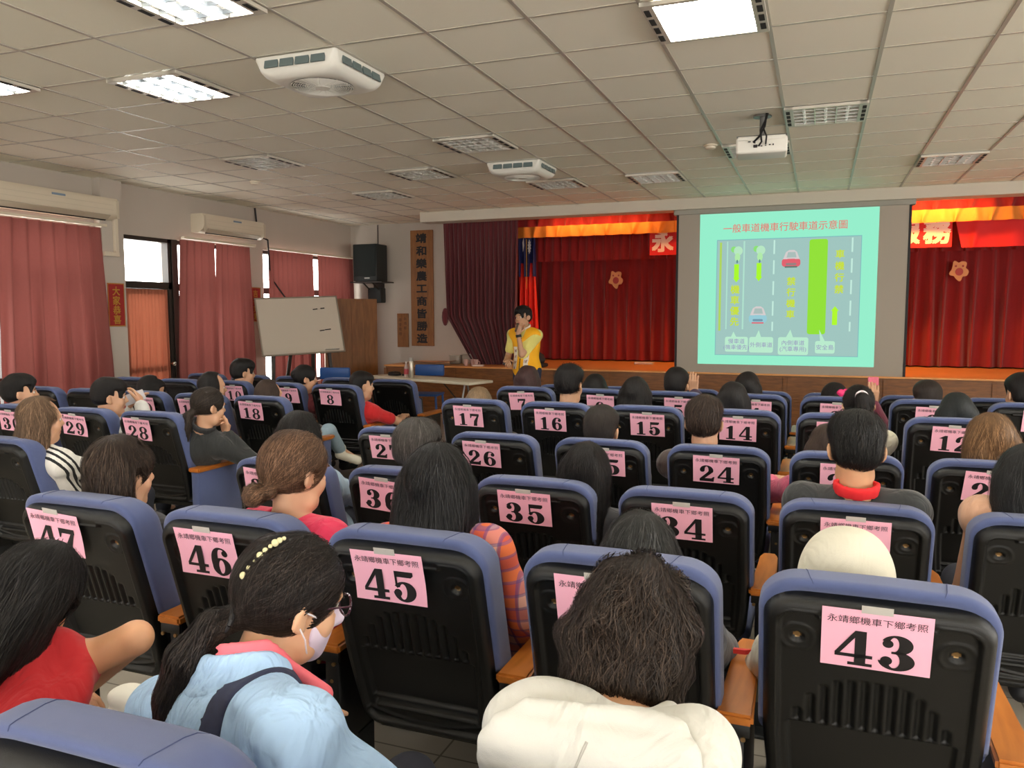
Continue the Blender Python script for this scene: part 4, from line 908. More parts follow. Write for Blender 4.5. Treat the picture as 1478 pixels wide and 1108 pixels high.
    def grad(s, P):
        e = s.h; G = np.stack([s.sample(P+np.eye(3)[i]*e)-s.sample(P-np.eye(3)[i]*e) for i in range(3)], 1)
        return G/np.maximum(np.linalg.norm(G, axis=1, keepdims=True), 1e-9)
    def net(s):
        F = s.F.copy(); F[0] = F[-1] = 1; F[:, 0] = F[:, -1] = 1; F[:, :, 0] = F[:, :, -1] = 1
        S = F < 0; c = np.zeros(np.array(F.shape)-1, np.int8)
        offs = [(a, b, d) for a in (0, 1) for b in (0, 1) for d in (0, 1)]
        nx, ny, nz = F.shape
        for a, b, d in offs: c += S[a:nx-1+a, b:ny-1+b, d:nz-1+d]
        idx = np.argwhere((c > 0) & (c < 8))
        if not len(idx): return np.zeros((0, 3)), np.zeros((0, 4), int)
        val = np.stack([F[idx[:, 0]+a, idx[:, 1]+b, idx[:, 2]+d] for a, b, d in offs], 1); pos = np.zeros((len(idx), 3)); cnt = np.zeros(len(idx))
        O = np.array(offs, float)
        for i in range(8):
            for j in range(i+1, 8):
                if np.abs(O[i]-O[j]).sum() == 1:
                    m = (val[:, i] < 0) != (val[:, j] < 0); t = val[m, i]/(val[m, i]-val[m, j]); pos[m] += O[i]+t[:, None]*(O[j]-O[i]); cnt[m] += 1
        V = s.lo+s.h*(idx+pos/cnt[:, None]); cid = np.full(c.shape, -1, np.int32); cid[tuple(idx.T)] = np.arange(len(idx)); Q = []
        for ax in range(3):
            sA = [slice(None)]*3; sB = [slice(None)]*3; sA[ax] = slice(0, -1); sB[ax] = slice(1, None)
            e = np.argwhere(S[tuple(sA)] != S[tuple(sB)]); u, v = [(1, 2), (2, 0), (0, 1)][ax]
            e = e[(e[:, u] > 0) & (e[:, v] > 0)]; fl = S[tuple(e.T)]
            def cell(du, dv):
                q = e.copy(); q[:, u] -= du; q[:, v] -= dv; return cid[tuple(q.T)]
            quad = np.stack([cell(1, 1), cell(0, 1), cell(0, 0), cell(1, 0)], 1); quad[~fl] = quad[~fl][:, ::-1]; Q.append(quad)
        Q = np.concatenate(Q); Q = Q[(Q >= 0).all(1)]; return V, Q
def rotm(yaw, pitch=0, roll=0):
    """head turn: yaw to the right (+X), pitch down, roll to the right shoulder (degrees); columns are right, forward, up"""
    a, b, c = map(math.radians, (yaw, pitch, roll))
    Rz = np.array([[math.cos(a), math.sin(a), 0], [-math.sin(a), math.cos(a), 0], [0, 0, 1]])
    Rx = np.array([[1, 0, 0], [0, math.cos(b), math.sin(b)], [0, -math.sin(b), math.cos(b)]])
    Ry = np.array([[math.cos(c), 0, math.sin(c)], [0, 1, 0], [-math.sin(c), 0, math.cos(c)]])
    return Rz @ Rx @ Ry
def ik(S, T, l1, l2, pole):
    S = np.asarray(S, float); T = np.asarray(T, float); d = T-S; L = np.linalg.norm(d)
    if L > (l1+l2)*.999: T = S+d/L*(l1+l2)*.999; d = T-S; L = np.linalg.norm(d)
    a = (l1*l1-l2*l2+L*L)/(2*L); hgt = math.sqrt(max(l1*l1-a*a, 1e-6)); u = d/L; p = np.asarray(pole, float); p = nrm(p-u*(p@u))
    return S+u*a+p*hgt, T
def hand_prims(W, d, nrmal, side, curl=0.5, spread=0.12, thumb=0.6):
    """capsules of a hand: W wrist, d pointing direction, nrmal = out of the palm, side = +1 right hand / -1 left hand"""
    d = nrm(d); n = nrm(np.asarray(nrmal, float)-d*np.dot(nrmal, d)); x = np.cross(d, n)*side   # x: towards the thumb
    P = []
    for k in range(4):
        o = (k-1.5)*0.019; b = W+d*0.085-x*o*1.0; P.append((W+d*0.012-x*o*0.7, b, 0.0145, 0.0115))
        L = (0.044, 0.048, 0.045, 0.035)[k]; f = nrm(d-x*o*spread*6); c = curl*(0.85+0.12*k); p = b
        for q, l in enumerate((L, L*.62, L*.5)):
            ang = c*(0.55+0.55*q); v = nrm(f*math.cos(ang)+n*math.sin(ang)); e = p+v*l
            P.append((p, e, 0.0092-0.0008*q, 0.0085-0.0010*q)); p = e; 
    t0 = W+d*0.022+x*0.026; v1 = nrm(d*0.65+x*0.75+n*0.25*thumb); t1 = t0+v1*0.042; v2 = nrm(d*0.9+x*0.25+n*0.5*thumb); t2 = t1+v2*0.032; t3 = t2+nrm(v2+n*.3*thumb)*0.026
    P += [(W+d*.012+x*.012, t0, .016, .014), (t0, t1, .0135, .011), (t1, t2, .0105, .0098), (t2, t3, .0098, .0080)]
    return P
def head_prims(f, H, R, s=1.0, detail=True):
    g = lambda *p: H+R @ (np.array(p)*s)
    f.ell(g(0, -.008, .035), np.array((.075, .095, .086))*s, R, .01)
    f.ell(g(0, .026, -.03), np.array((.060, .066, .082))*s, R, .03)
    f.cap(g(-.035, .03, -.085), g(.035, .03, -.085), .026*s, k=.03); f.cap(g(0, .068, -.098), g(0, .07, -.096), .021*s, k=.03)
    f.ell(g(.036, .062, -.03), np.array((.026, .024, .026))*s, R, .025); f.ell(g(-.036, .062, -.03), np.array((.026, .024, .026))*s, R, .025)
    f.cap(g(-.04, .079, .03), g(.04, .079, .03), .0125*s, k=.02)
    if detail:
        for q in (-1, 1): f.ell(g(q*.032, .101, .008), np.array((.017, .012, .011))*s, R, .012, 'd')
        f.cap(g(0, .088, .018), g(0, .106, -.018), .0075*s, .0115*s, .012); f.cap(g(-.012, .095, -.024), g(.012, .095, -.024), .0085*s, k=.01)
        f.ell(g(0, .0925, -.052), np.array((.024, .009, .0065))*s, R, .006); f.ell(g(0, .091, -.064), np.array((.021, .009, .007))*s, R, .006); f.ell(g(0, .101, -.058), np.array((.022, .006, .0018))*s, R, .004, 'd')
    for q in (-1, 1):
        Re = R @ rotm(q*-32, 0, q*8)
        f.ell(g(q*.084, -.008, -.002), np.array((.0085, .019, .031))*s, Re, .008); f.ell(g(q*.092, .002, .002), np.array((.005, .010, .017))*s, Re, .006, 'd'); f.ell(g(q*.076, .002, -.026), np.array((.008, .010, .012))*s, Re, .008)
SKIN = {}
def skin(tone):
    k = 'skin_%d_%d_%d' % tone
    if k not in MATS:
        m = mat(k, tone, 0.5, noise=(30, 0.05)); b = m.node_tree.nodes['Principled BSDF']; b.inputs['Subsurface Weight'].default_value = 0.12; b.inputs['Subsurface Radius'].default_value = (0.01, 0.004, 0.002); b.inputs['Subsurface Scale'].default_value = 1.0
    return MATS[k]
M_LIP = mat('lips', (176, 96, 88), 0.45)
def hair_mat(rgb, rough=0.44):
    k = 'hair_%d_%d_%d' % rgb
    if k in MATS: return MATS[k]
    m = bpy.data.materials.new(k); m.use_nodes = True; nt = m.node_tree; b = nt.nodes['Principled BSDF']; L = nt.links.new
    tc = nt.nodes.new('ShaderNodeTexCoord'); sp_ = nt.nodes.new('ShaderNodeSeparateXYZ'); L(tc.outputs['Object'], sp_.inputs[0])
    cb = nt.nodes.new('ShaderNodeCombineXYZ'); L(sp_.outputs['X'], cb.inputs['X']); L(sp_.outputs['Y'], cb.inputs['Y'])
    nm = nt.nodes.new('ShaderNodeVectorMath'); nm.operation = 'NORMALIZE'; L(cb.outputs[0], nm.inputs[0])
    sc = nt.nodes.new('ShaderNodeVectorMath'); sc.operation = 'SCALE'; sc.inputs['Scale'].default_value = 9.0; L(nm.outputs[0], sc.inputs[0])
    zz = nt.nodes.new('ShaderNodeMath'); zz.operation = 'MULTIPLY'; zz.inputs[1].default_value = 7.0; L(sp_.outputs['Z'], zz.inputs[0])
    c2 = nt.nodes.new('ShaderNodeCombineXYZ'); L(zz.outputs[0], c2.inputs['Z'])
    ad = nt.nodes.new('ShaderNodeVectorMath'); ad.operation = 'ADD'; L(sc.outputs[0], ad.inputs[0]); L(c2.outputs[0], ad.inputs[1])
    n = nt.nodes.new('ShaderNodeTexNoise'); n.inputs['Scale'].default_value = 4.0; n.inputs['Detail'].default_value = 5; n.inputs['Roughness'].default_value = 0.75; L(ad.outputs[0], n.inputs['Vector'])
    r = nt.nodes.new('ShaderNodeValToRGB'); c = lin(rgb); r.color_ramp.elements[0].position = 0.32; r.color_ramp.elements[1].position = 0.72
    r.color_ramp.elements[0].color = (*[x*0.3 for x in c], 1); r.color_ramp.elements[1].color = (*[min(1, x*1.7) for x in c], 1)
    L(n.outputs['Fac'], r.inputs[0]); L(r.outputs[0], b.inputs['Base Color'])
    bp = nt.nodes.new('ShaderNodeBump'); bp.inputs['Strength'].default_value = 1.0; bp.inputs['Distance'].default_value = 0.006; L(n.outputs['Fac'], bp.inputs['Height']); L(bp.outputs[0], b.inputs['Normal'])
    b.inputs['Roughness'].default_value = rough; b.inputs['Specular IOR Level'].default_value = 0.26
    MATS[k] = m; return m
def local_obj(name, V, Q, mats, parent, R, H, mi=None):
    o = new_obj(name, mesh_np(name, V, Q, mats, True, mi), parent)
    M = Matrix([[*R[0], H[0]], [*R[1], H[1]], [*R[2], H[2]], [0, 0, 0, 1]]); o.matrix_local = M; return o
def make_strands(f, V, n, flow, steps, step, w, lift, seed, wave=0.0, wf=60.0):
    r = np.random.default_rng(seed); P = V[r.integers(0, len(V), n)]; g0 = f.grad(P); P = P+g0*(0.001+lift*r.random((n, 1)))
    off = 0.0008+lift*r.random((n, 1))**2; ph = r.random((n, 1))*6.28; pts = [P]; jit = r.normal(size=(n, 3))*0.16
    for k in range(steps):
        G = f.grad(P); d = flow(P)+jit; side = np.cross(G, d); d = d+wave*np.sin(wf*step*k+ph)*side; d -= G*(d*G).sum(1, keepdims=True); d /= np.maximum(np.linalg.norm(d, axis=1, keepdims=True), 1e-6)
        P = P+d*step; v = f.sample(P)[:, None]; P = P-f.grad(P)*np.clip(v-off, -0.02, 0.02); pts.append(P)
    A = np.stack(pts, 1); D = np.gradient(A, axis=1); G = f.grad(A.reshape(-1, 3)).reshape(A.shape); S = np.cross(D, G); S /= np.maximum(np.linalg.norm(S, axis=2, keepdims=True), 1e-9)
    tw = w*np.concatenate([np.linspace(.7, 1, steps//2+1), np.linspace(1, .15, steps-steps//2)])[None, :, None]
    a = (A-S*tw).reshape(-1, 3); b = (A+S*tw).reshape(-1, 3); m = steps+1; I = (np.arange(n)[:, None]*m+np.arange(steps)[None]).ravel(); N = n*m
    return np.concatenate([a, b]), np.stack([I, I+1, I+1+N, I+N], 1)
def build_hair(style, h, p, seed=0, strands=0):
    """hair in head coordinates (y forward, z up, metres for a unit head)"""
    lowz = dict(crop=-.09, bob=-.2, long=-.5, pony=-.5, bun=-.16, midlong=-.3, curly=-.19, hood=-.2, lowpony=-.5).get(style, -.2)
    f = Field((-.17, -.26, lowz-.02), (.17, .17, .19), h); t = p.get('t', .013); c = (0, -.010, .036)
    tx = .006 if style == 'crop' else t
    f.ell(c, (.077+tx, .098+t*(.8 if style == 'crop' else 1), .088+t*1.15), None, .01)
    face_top = p.get('hairline', .072)
    if style in ('crop',):
        f.box((0, -.045, .03), (.04, .02, .03), .03, None, .03); f.ell((0, .0, .075), (.078+t*.6, .098+t*.7, .055+t), None, .02)
        f.ell((0, .135, -.02), (.075, .075, face_top+.03), None, .012, 'd')
        x, y, z = f.xyz(tuple(slice(0, int(m)) for m in f.n)); D = (p.get('nape', -.03)+.34*y)-z+0*x
        f._mix(tuple(slice(0, int(m)) for m in f.n), D*-1, .012, 'd')
        for q in (-1, 1): f.ell((q*.09, .008, -.012), (.034, .030, .042), None, .01, 'd'); f.box((q*.1, .075, 0), (.03, .04, .05), .01, None, .01, 'd')
    elif style in ('bob', 'midlong', 'long', 'curly'):
        zb = dict(bob=-.115, midlong=-.2, long=-.30, curly=-.105)[style]; ww = p.get('w', .078)
        for k in range(9):
            z = .02+(zb-.02)*k/8; fl = 1+p.get('flare', .06)*math.sin(PI*min(1, k/8*1.1)); back = -.045-(.035*(k/8)**1.2 if style in ('long', 'midlong') else -.02*(k/8)**2)
            f.cap((-ww*.62*fl, back, z), (ww*.62*fl, back, z), .05*fl*(1 if k < 8 else .8), k=.02)
            if k <= dict(bob=7, curly=4).get(style, 8):
                for q in (-1, 1): f.cap((q*ww*fl, -.03, z), (q*ww*fl, p.get('side', .02), z), .022, k=.02)
        f.box((0, .13, -.06), (.050, .085, .11+face_top-.02), .012, None, .02, 'd')
        if p.get('bangs'): f.ell((0, .03, .045), (.074, .078, .062), None, .02); f.box((0, .13, -.07), (.05, .085, .095), .012, None, .015, 'd')
        if p.get('ear'):
            for q in (-1, 1): f.ell((q*.1, .03, -.03), (.04, .034, .06), None, .012, 'd')
        f.cap((0, -.01, -.16), (0, -.01, -.08), .045, .05, .02, 'd')
        if style == 'curly': f.ell((0, -.035, -.005), (.106, .098, .100), None, .03); f.ell((0, -.07, -.085), (.07, .05, .06), None, .03); f.box((0, .13, -.06), (.055, .075, .12), .012, None, .02, 'd'); f.wrinkle(.007, 75, seed); f.ell((0, .14, .0), (.07, .07, .1), None, .01, 'd')
    elif style in ('pony', 'lowpony', 'bun', 'hood'):
        f.ell((0, .13, -.03), (.072, .075, face_top+.04), None, .012, 'd')
        x, y, z = f.xyz(tuple(slice(0, int(m)) for m in f.n)); D = (-.055+.42*y)-z+0*x
        f._mix(tuple(slice(0, int(m)) for m in f.n), -D, .014, 'd')
        for q in (-1, 1): f.ell((q*.09, .012, -.016), (.036, .026, .038), None, .01, 'd')
        if style == 'bun': bs = p.get('bs', 1.0); f.ell(p.get('bun', (0, -.125, -.035)), (.048*bs, .036*bs, .044*bs), None, .006); f.cap((-.02, -.10, p.get('bun', (0, -.125, -.035))[2]+.01), (.02, -.10, p.get('bun', (0, -.125, -.035))[2]+.01), .02, k=.012)
        elif style != 'hood':
            tail = p.get('tail', [(0, -.10, .045), (0, -.14, .03), (0, -.155, -.05), (0, -.14, -.14), (0, -.13, -.2)]); rs = p.get('tailr', [.022, .03, .038, .034, .014])
            for a, b, ra, rb in zip(tail[:-1], tail[1:], rs[:-1], rs[1:]): f.cap(a, b, ra, rb, .012)
    if p.get('cut'):
        for cc, rr in p['cut']: f.ell(cc, rr, None, .01, 'd')
    f.wrinkle(p.get('wr', .0022), p.get('wf', 70), seed, (1, 1, .25))
    V, Q = f.net()
    if strands:
        crown = np.array(p.get('crown', (0.01, -.03, .14)))
        def flow(P):
            d = P-crown; d = d/np.maximum(np.linalg.norm(d, axis=1, keepdims=True), 1e-6); w = np.clip((.05-P[:, 2:3])/.1, 0, 1)
            if style in ('pony', 'lowpony', 'bun'):
                tp = np.array(p.get('knot', (0, -.11, .03))); b = tp-P; L = np.linalg.norm(b, axis=1, keepdims=True); inT = (P[:, 1:2] < tp[1]+.005).astype(float) if style != 'bun' else 0*L
                td = np.array(p.get('taildir', (0, -.1, -1.0))); return b/np.maximum(L, 1e-6)*(1-inT)+td*inT
            return d*(1-w)+np.array([0, 0, -1.0])*w
        SV, SQ = make_strands(f, V, strands, flow, p.get('steps', 9), p.get('step', .013), p.get('sw', .0011), p.get('lift', .006), seed+5, p.get('wave', 0.0))
        rr = np.random.default_rng(seed+9).random(strands) < p.get('hl', .35); smi = np.repeat(rr, len(SQ)//strands).astype(int)
        return np.concatenate([V, SV]), np.concatenate([Q, SQ+len(V)]), np.concatenate([np.zeros(len(Q), int), smi])
    return V, Q, None
HAIR_CACHE = {}
def hair_mesh(style, h, p, seed, strands):
    key = (style, h, repr(sorted(p.items())), seed, strands)
    if key not in HAIR_CACHE: HAIR_CACHE[key] = build_hair(style, h, p, seed, strands)
    return HAIR_CACHE[key]
EYE_ME = None
def eye_mesh():
    mb = MB(); mb.ball((0, 0, 0), .0115, n=14); mb.ball((0, .0038, 0), .0085, mi=1, n=12); return mb.mesh('eye', [mat('eye_white', (226, 220, 212), .2), mat('eye_iris', (28, 18, 14), .15)], True)
EYE_ME = eye_mesh()

def figure(name, root_loc, J, label, hair, haircol, tone=(206, 158, 126), top=None, sleeve='long', topmat=None, botmat=None, h=0.012, hs=1.0, face=False, hairp=None, seed=0, strands=0, hairh=0.007, slim=1.0, hands=True, group='seated audience', collar=None, bands=(), sfrac=.62, wr=.004, neckr=.060, shoe=(40, 40, 44)):
    """one person: J holds joints in coordinates local to root_loc"""
    t = empty(name, root_loc, 0, label, 'person', group)
    H, R, N, P0 = J['H'], J['R'], J['N'], J['P']
    pts = np.array([H, N, P0]+[J[k] for k in J if k not in ('H', 'R', 'N', 'P', 'hands', 'pole')])
    lo = pts.min(0)-.2; hi = pts.max(0)+.2
    sx = slim; up = nrm(N-P0); L = np.linalg.norm(N-P0)
    sh = nrm(J['SR']-J['SL']); fw = nrm(np.cross(up, sh)); RT = np.stack([sh, fw, up], 1)
    mid = P0+(N-P0)*0.66-fw*.02; wst = P0+(N-P0)*0.33-fw*.012
    def torso(f, g):
        f.ell(P0, (.165*sx+g, .125+g, .13+g), None, .03); f.ell(wst, (.14*sx+g, .105+g, .17+g), RT, .06); f.ell(mid, (.160*sx+g, .112+g, .30*L+g), RT, .06)
        f.cap(J['SL'], J['SR'], .054+g, k=.05); f.cap(N-up*.03, J['SL'], .045+g*.6, .045+g, .04); f.cap(N-up*.03, J['SR'], .045+g*.6, .045+g, .04)
    def arms(f, g, a0=0.0, frac=1.0, k=.02):
        for s in 'LR':
            S, E, Wr = J['S'+s], J['E'+s], J['W'+s]
            if frac <= 1.0: f.cap(S, S+(E-S)*frac, .050*sx+g, (.041+(.009*(1-frac)))*sx+g, k+.01)
            else:
                f.cap(S, E, .050*sx+g, .041*sx+g, k+.01); f.cap(E, E+(Wr-E)*(frac-1), .041*sx+g, .041*sx+(.028-.041)*sx*(frac-1)+g*1.1, k)
    def legs(f, g, end=1.0):
        for s in 'LR':
            A, K, B = J['H'+s], J['K'+s], J['A'+s]
            f.cap(A, K, .083*sx+g, .057*sx+g, .03); f.cap(K, K+(B-K)*end, .056*sx+g, .038*sx+g*1.4, .02)
    f = Field(lo, hi, h); torso(f, 0); legs(f, 0); arms(f, 0)
    for s in 'LR': f.cap(J['E'+s], J['W'+s], .040*sx, .026*sx, .015); f.cap(J['A'+s], J['T'+s], .034, .030, .015)
    f.cap(N-up*.05, H+R @ np.array((0, -.022, -.05))*hs, .058*sx, .050*sx, .03)
    head_prims(f, H, R, hs, face or h < .0095)
    V, Q = f.net()
    if hands:
        for s, q in (('L', -1), ('R', 1)):
            hd = J.get('hands', {}).get(s, {}); d = nrm(hd.get('d', J['W'+s]-J['E'+s])); n = hd.get('n', (0, 0, -1))
            Wp = np.asarray(J['W'+s], float)
            g = Field(Wp-.2, Wp+.2, .0045 if h < .0095 or hd.get('fine') else .0055)
            g.cap(Wp-nrm(J['W'+s]-J['E'+s])*.06, Wp, .0285*sx, .0245*sx, .01); g.cap(Wp, Wp+d*.02, .0235, .02, .012)
            for (a, b, ra, rb) in hand_prims(Wp, d, n, q, hd.get('curl', .5), hd.get('spread', .12), hd.get('thumb', .6)): g.cap(a, b, ra, rb, .0035)
            hv, hq = g.net(); Q = np.concatenate([Q, hq+len(V)]); V = np.concatenate([V, hv])
    mi = None; ms = [skin(tone)]
    if face:
        C = V[Q].mean(1); lc = (C-H) @ R/hs; lips = (np.abs(lc[:, 0]) < .024) & (np.abs(lc[:, 2]+.058) < .0125-.0003*(lc[:, 0]/.005)**2) & (lc[:, 1] > .084)
        mi = lips.astype(int); ms.append(M_LIP)
    new_obj('body', mesh_np('body', V, Q, ms, True, mi), t)
    if face:
        for q in (-1, 1):
            o = new_obj('eye', EYE_ME, t); p = H+R @ (np.array((q*.032, .0795, .009))*hs); o.matrix_local = Matrix([[*R[0], p[0]], [*R[1], p[1]], [*R[2], p[2]], [0, 0, 0, 1]])
        mb = MB()
        for q in (-1, 1): mb.box((q*.033, .0945, .0285), (.030, .006, .005), .002, (0, q*.12, -q*.25))
        o = mb.obj('eyebrow', hair_mat(haircol), t); o.matrix_local = Matrix([[*R[0], H[0]], [*R[1], H[1]], [*R[2], H[2]], [0, 0, 0, 1]])
    # clothes
    g = .014; f = Field(lo, hi, h); torso(f, g); arms(f, g+.002, 0, {'long': 1.93, 'short': sfrac, 'none': .04, 'half': 1.15}[sleeve])
    f.wrinkle(wr, 34, seed)
    f.cap(N-up*.005, H, neckr, neckr+.01, .008, 'd')
    x, y, z = f.xyz(tuple(slice(0, int(m)) for m in f.n)); hem = P0[2]-J.get('hem', .03); f._mix(tuple(slice(0, int(m)) for m in f.n), (z-hem)+0*x+0*y, .01, 'd')
    V, Q = f.net(); new_obj('shirt', mesh_np('shirt', V, Q, [topmat or mat('shirt_%d_%d_%d' % top, top, .85, sheen=.2, bump=(900, .2), noise=(9, .05), fold=(8, .5))]), t)
    f = Field((lo[0], lo[1], min(lo[2], 0.02)), (hi[0], hi[1], P0[2]+.16), max(h, .010)); f.ell(P0, (.168*sx+.008, .128+.008, .125), None, .03); legs(f, .012, .93); f.wrinkle(.003, 30, seed+1)
    V, Q = f.net(); new_obj('trousers', mesh_np('trousers', V, Q, [botmat or mat('trousers_dark', (34, 36, 46), .85)]), t)
    for s in 'LR':
        A_, T_ = J['A'+s], J['T'+s]; f = Field(np.minimum(A_, T_)-.1, np.maximum(A_, T_)+.1, .008)
        f.cap(A_-np.array((0, .02, .03)), T_, .040, .038, .02); f.cap(A_, A_+np.array((0, 0, .02)), .046, .044, .02)
        V, Q = f.net(); new_obj('shoe', mesh_np('shoe', V, Q, [mat('shoe_%d_%d_%d' % shoe, shoe, .6)]), t)
    for (bn, nv, c0, hw, gg, colr, keep) in bands:
        f = Field(lo, hi, min(h, .006)); torso(f, g+gg); arms(f, g+.002+gg, 0, {'long': 1.93, 'short': sfrac, 'none': .04, 'half': 1.15}[sleeve]); f.wrinkle(wr, 34, seed)
        x, y, z = f.xyz(tuple(slice(0, int(m)) for m in f.n)); nv = nv(dict(N=N, up=up, sh=sh, fw=fw, J=J)); o0, n0 = nv
        f._mix(tuple(slice(0, int(m)) for m in f.n), -(np.abs((x-o0[0])*n0[0]+(y-o0[1])*n0[1]+(z-o0[2])*n0[2]-c0)-hw), .001, 'd')
        for (kn, ko) in keep(dict(N=N, up=up, sh=sh, fw=fw, J=J)): f._mix(tuple(slice(0, int(m)) for m in f.n), -((x-ko[0])*kn[0]+(y-ko[1])*kn[1]+(z-ko[2])*kn[2]), .001, 'd')
        V, Q = f.net()
        if len(V): new_obj(bn, mesh_np(bn, V, Q, [colr if not isinstance(colr, tuple) else mat('trim_%d_%d_%d' % colr, colr, .8)]), t)
    if hair:
        V, Q, hm = hair_mesh(hair, hairh, hairp or {}, seed % 4 if not strands else seed, strands)
        local_obj('hair', V*hs, Q, [hair_mat(haircol)]+([hair_mat(tuple(int(min(255, 10+c*1.32)) for c in haircol), .32)] if hm is not None else []), t, R, H, hm)
    if collar:
        f = Field(N-.16, N+.16, min(h, .008)); cx = nrm(np.cross(up, fw)); 
        for k in range(18):
            a0, a1 = 2*PI*k/18, 2*PI*(k+1)/18
            q0, q1 = (N+up*.012+(sh*math.cos(a)*.066+fw*math.sin(a)*.066)*1.0-up*.02*math.sin(a) for a in (a0, a1)); f.cap(q0, q1+0*q0, .0075, k=.004); f.cap(q0+up*.018, q1+up*.018, .0065, k=.012); f.cap(q0+up*.034*(1-.6*max(0, math.sin(a0))), q1+up*.034*(1-.6*max(0, math.sin(a1))), .006, k=.012)
        V, Q = f.net(); new_obj('collar', mesh_np('collar', V, Q, [mat('collar_%d_%d_%d' % collar, collar, .8)]), t)
    return t
def seated(Hloc, R, twist=0.0, sw=.158, hs=1.0, arms=None, hip=(0, 0), legs=None, drop=.0):
    """joints of someone sitting: Hloc = head centre in the person's own coordinates (origin on the floor under the hips)"""
    J = {}; H = np.asarray(Hloc, float); P0 = np.array([hip[0], hip[1], .49]); J['H'] = H; J['R'] = R; J['P'] = P0
    u0 = nrm(H-P0); N = H+R @ np.array((0, -.03, -.075))*hs+np.array((0, 0, -.055))-u0*.012; J['N'] = N
    up = nrm(N-P0); a = math.radians(twist); sd = np.array([math.cos(a), -math.sin(a), 0]); sd = nrm(sd-up*(sd@up))
    for s, q in (('L', -1), ('R', 1)):
        J['S'+s] = N+sd*q*sw-up*.062
        J['H'+s] = P0+np.array([q*.085, .03, -.01]); J['K'+s] = P0+np.array([q*.115, .43, -.015]); J['A'+s] = P0+np.array([q*.11, .41, -.40]); J['T'+s] = P0+np.array([q*.13, .56, -.447])
    if legs: J.update({k: P0+np.array(v) for k, v in legs.items()})
    J['hands'] = {}
    for s, q in (('L', -1), ('R', 1)):
        A = (arms or {}).get(s, {}); tgt = A.get('to'); tgt = P0+np.array([q*.10, .33, .10]) if tgt is None else np.asarray(tgt, float)
        J['E'+s], J['W'+s] = ik(J['S'+s], tgt, .275, .245, A.get('pole', (q*.7, -.5, -.6)))
        J['hands'][s] = A.get('hand', {})
    return J
# ---------------------------------------------------------------- the audience
BLK = (25, 22, 21); DBR = (58, 44, 36); BRN = (92, 68, 50); ASH = (112, 88, 68)
GIRL = dict(hs=.96, sw=.142, slim=.90)
def raise_hand(J, root, u, v, Y):
    T = at_depth(u, v, Y)-root; J['ER'], J['WR'] = ik(J['SR'], T, .275, .245, (.8, .1, -.8)); J['hands']['R'] = dict(d=(0, -.1, 1), n=(0, 1, 0), curl=.9)
def sit(row, col, u, vt, label, hair, hc, top, sleeve='long', yo=.20, dyaw=0, pitch=3, roll=0, man=False, dx=0, **kw):
    hs = kw.pop('hs', 1.0 if man else .97); root = np.array([COLX[col]+dx, ROWY[row]+.37, 0.0])
    T = at_depth(u, vt, ROWY[row]+yo); H = T-np.array([0, 0, .137*hs])
    yaw = math.degrees(math.atan2(-.4-H[0], 11-H[1]))*.9+dyaw
    R = rotm(yaw, pitch, roll); hx = np.clip((H[0]-root[0])*.4, -.08, .08)
    J = seated(H-root, R, kw.pop('twist', yaw*.3), kw.pop('sw', .165 if man else .145), hs, kw.pop('arms', None), (hx, kw.pop('hipy', 0.0)), kw.pop('legs', None))
    fix = kw.pop('fix', None)
    if fix: fix(J, root)
    if 'slim' not in kw: kw['slim'] = 1.0 if man else .9
    return figure('person', root, J, label, hair, hc, top=top, sleeve=sleeve, hs=hs, seed=(ord(row)*7+ord(col)) % 97, **kw), J, root

# far block, front to back
sit('E', 'c', 350, 518, 'man with short upright black hair before the farthest window curtain', 'crop', BLK, (60, 60, 66), man=True, face=True, hairp=dict(t=.017))
sit('E', 'd', 440, 526, 'person in dark red plaid shirt with white hair clip, before the whiteboard', 'bun', BLK, (104, 30, 34), dyaw=14, face=True, hairp=dict(bun=(0, -.10, .04)))
sit('E', 'e', 522, 536, 'person in bright red T-shirt with black cropped hair, beside chair 8', 'crop', BLK, (208, 32, 36), 'short', dyaw=12, face=True, arms=dict(R=dict(to=(.34, .28, .60), pole=(.9, -.5, -.4))), h=.010)
sit('D', 'c', 218, 541, 'person with a black bob showing just above a chair, before the door curtain', 'bob', BLK, (70, 66, 70), hairp=dict(bangs=1))
sit('D', 'd', 306, 536, 'person with black shoulder-length hair and a grey collar behind chair 20', 'bob', BLK, (92, 90, 94), dyaw=10, face=True)
def d18(J, root):
    J['KR'] = at_depth(474, 622, 5.55)-root; J['AR'] = at_depth(492, 650, 5.72)-root; J['TR'] = at_depth(516, 664, 5.78)-root; J['KL'] = np.array((-.02, .45, .48))
M_JEANS = mat('jeans_pale', (150, 172, 186), .85, noise=(40, .12))
sit('D', 'e', 388, 547, 'brown-haired person in pale jeans, white sneaker stretched into the aisle', 'bob', DBR, (96, 84, 80), fix=d18, botmat=M_JEANS, shoe=(232, 226, 208), face=False)
sit('C', 'c', 28, 541, 'black-haired man at the picture edge, looking up beside chair 30', 'crop', BLK, (70, 74, 84), man=True, dyaw=8, pitch=-4, face=True, hairp=dict(t=.020))
def d16(J, root):
    T = at_depth(203, 583, 4.25)-root; J['ER'], J['WR'] = ik(J['SR'], T, .275, .245, (.5, -.2, -1)); J['hands']['R'] = dict(d=(-.55, .35, .65), n=(-.5, .2, .4), curl=.7)
    T2 = at_depth(185, 590, 4.3)-root; J['EL'], J['WL'] = ik(J['SL'], T2, .275, .245, (-.6, -.2, -1))
_, _J, _r = sit('C', 'd', 157, 545, 'man with short sides and white shirt holding up a phone, behind chair 29', 'crop', BLK, (214, 212, 206), man=True, dyaw=14, face=True, fix=d16, h=.010, collar=(30, 30, 32))
_p = at_depth(193, 574, 4.27)
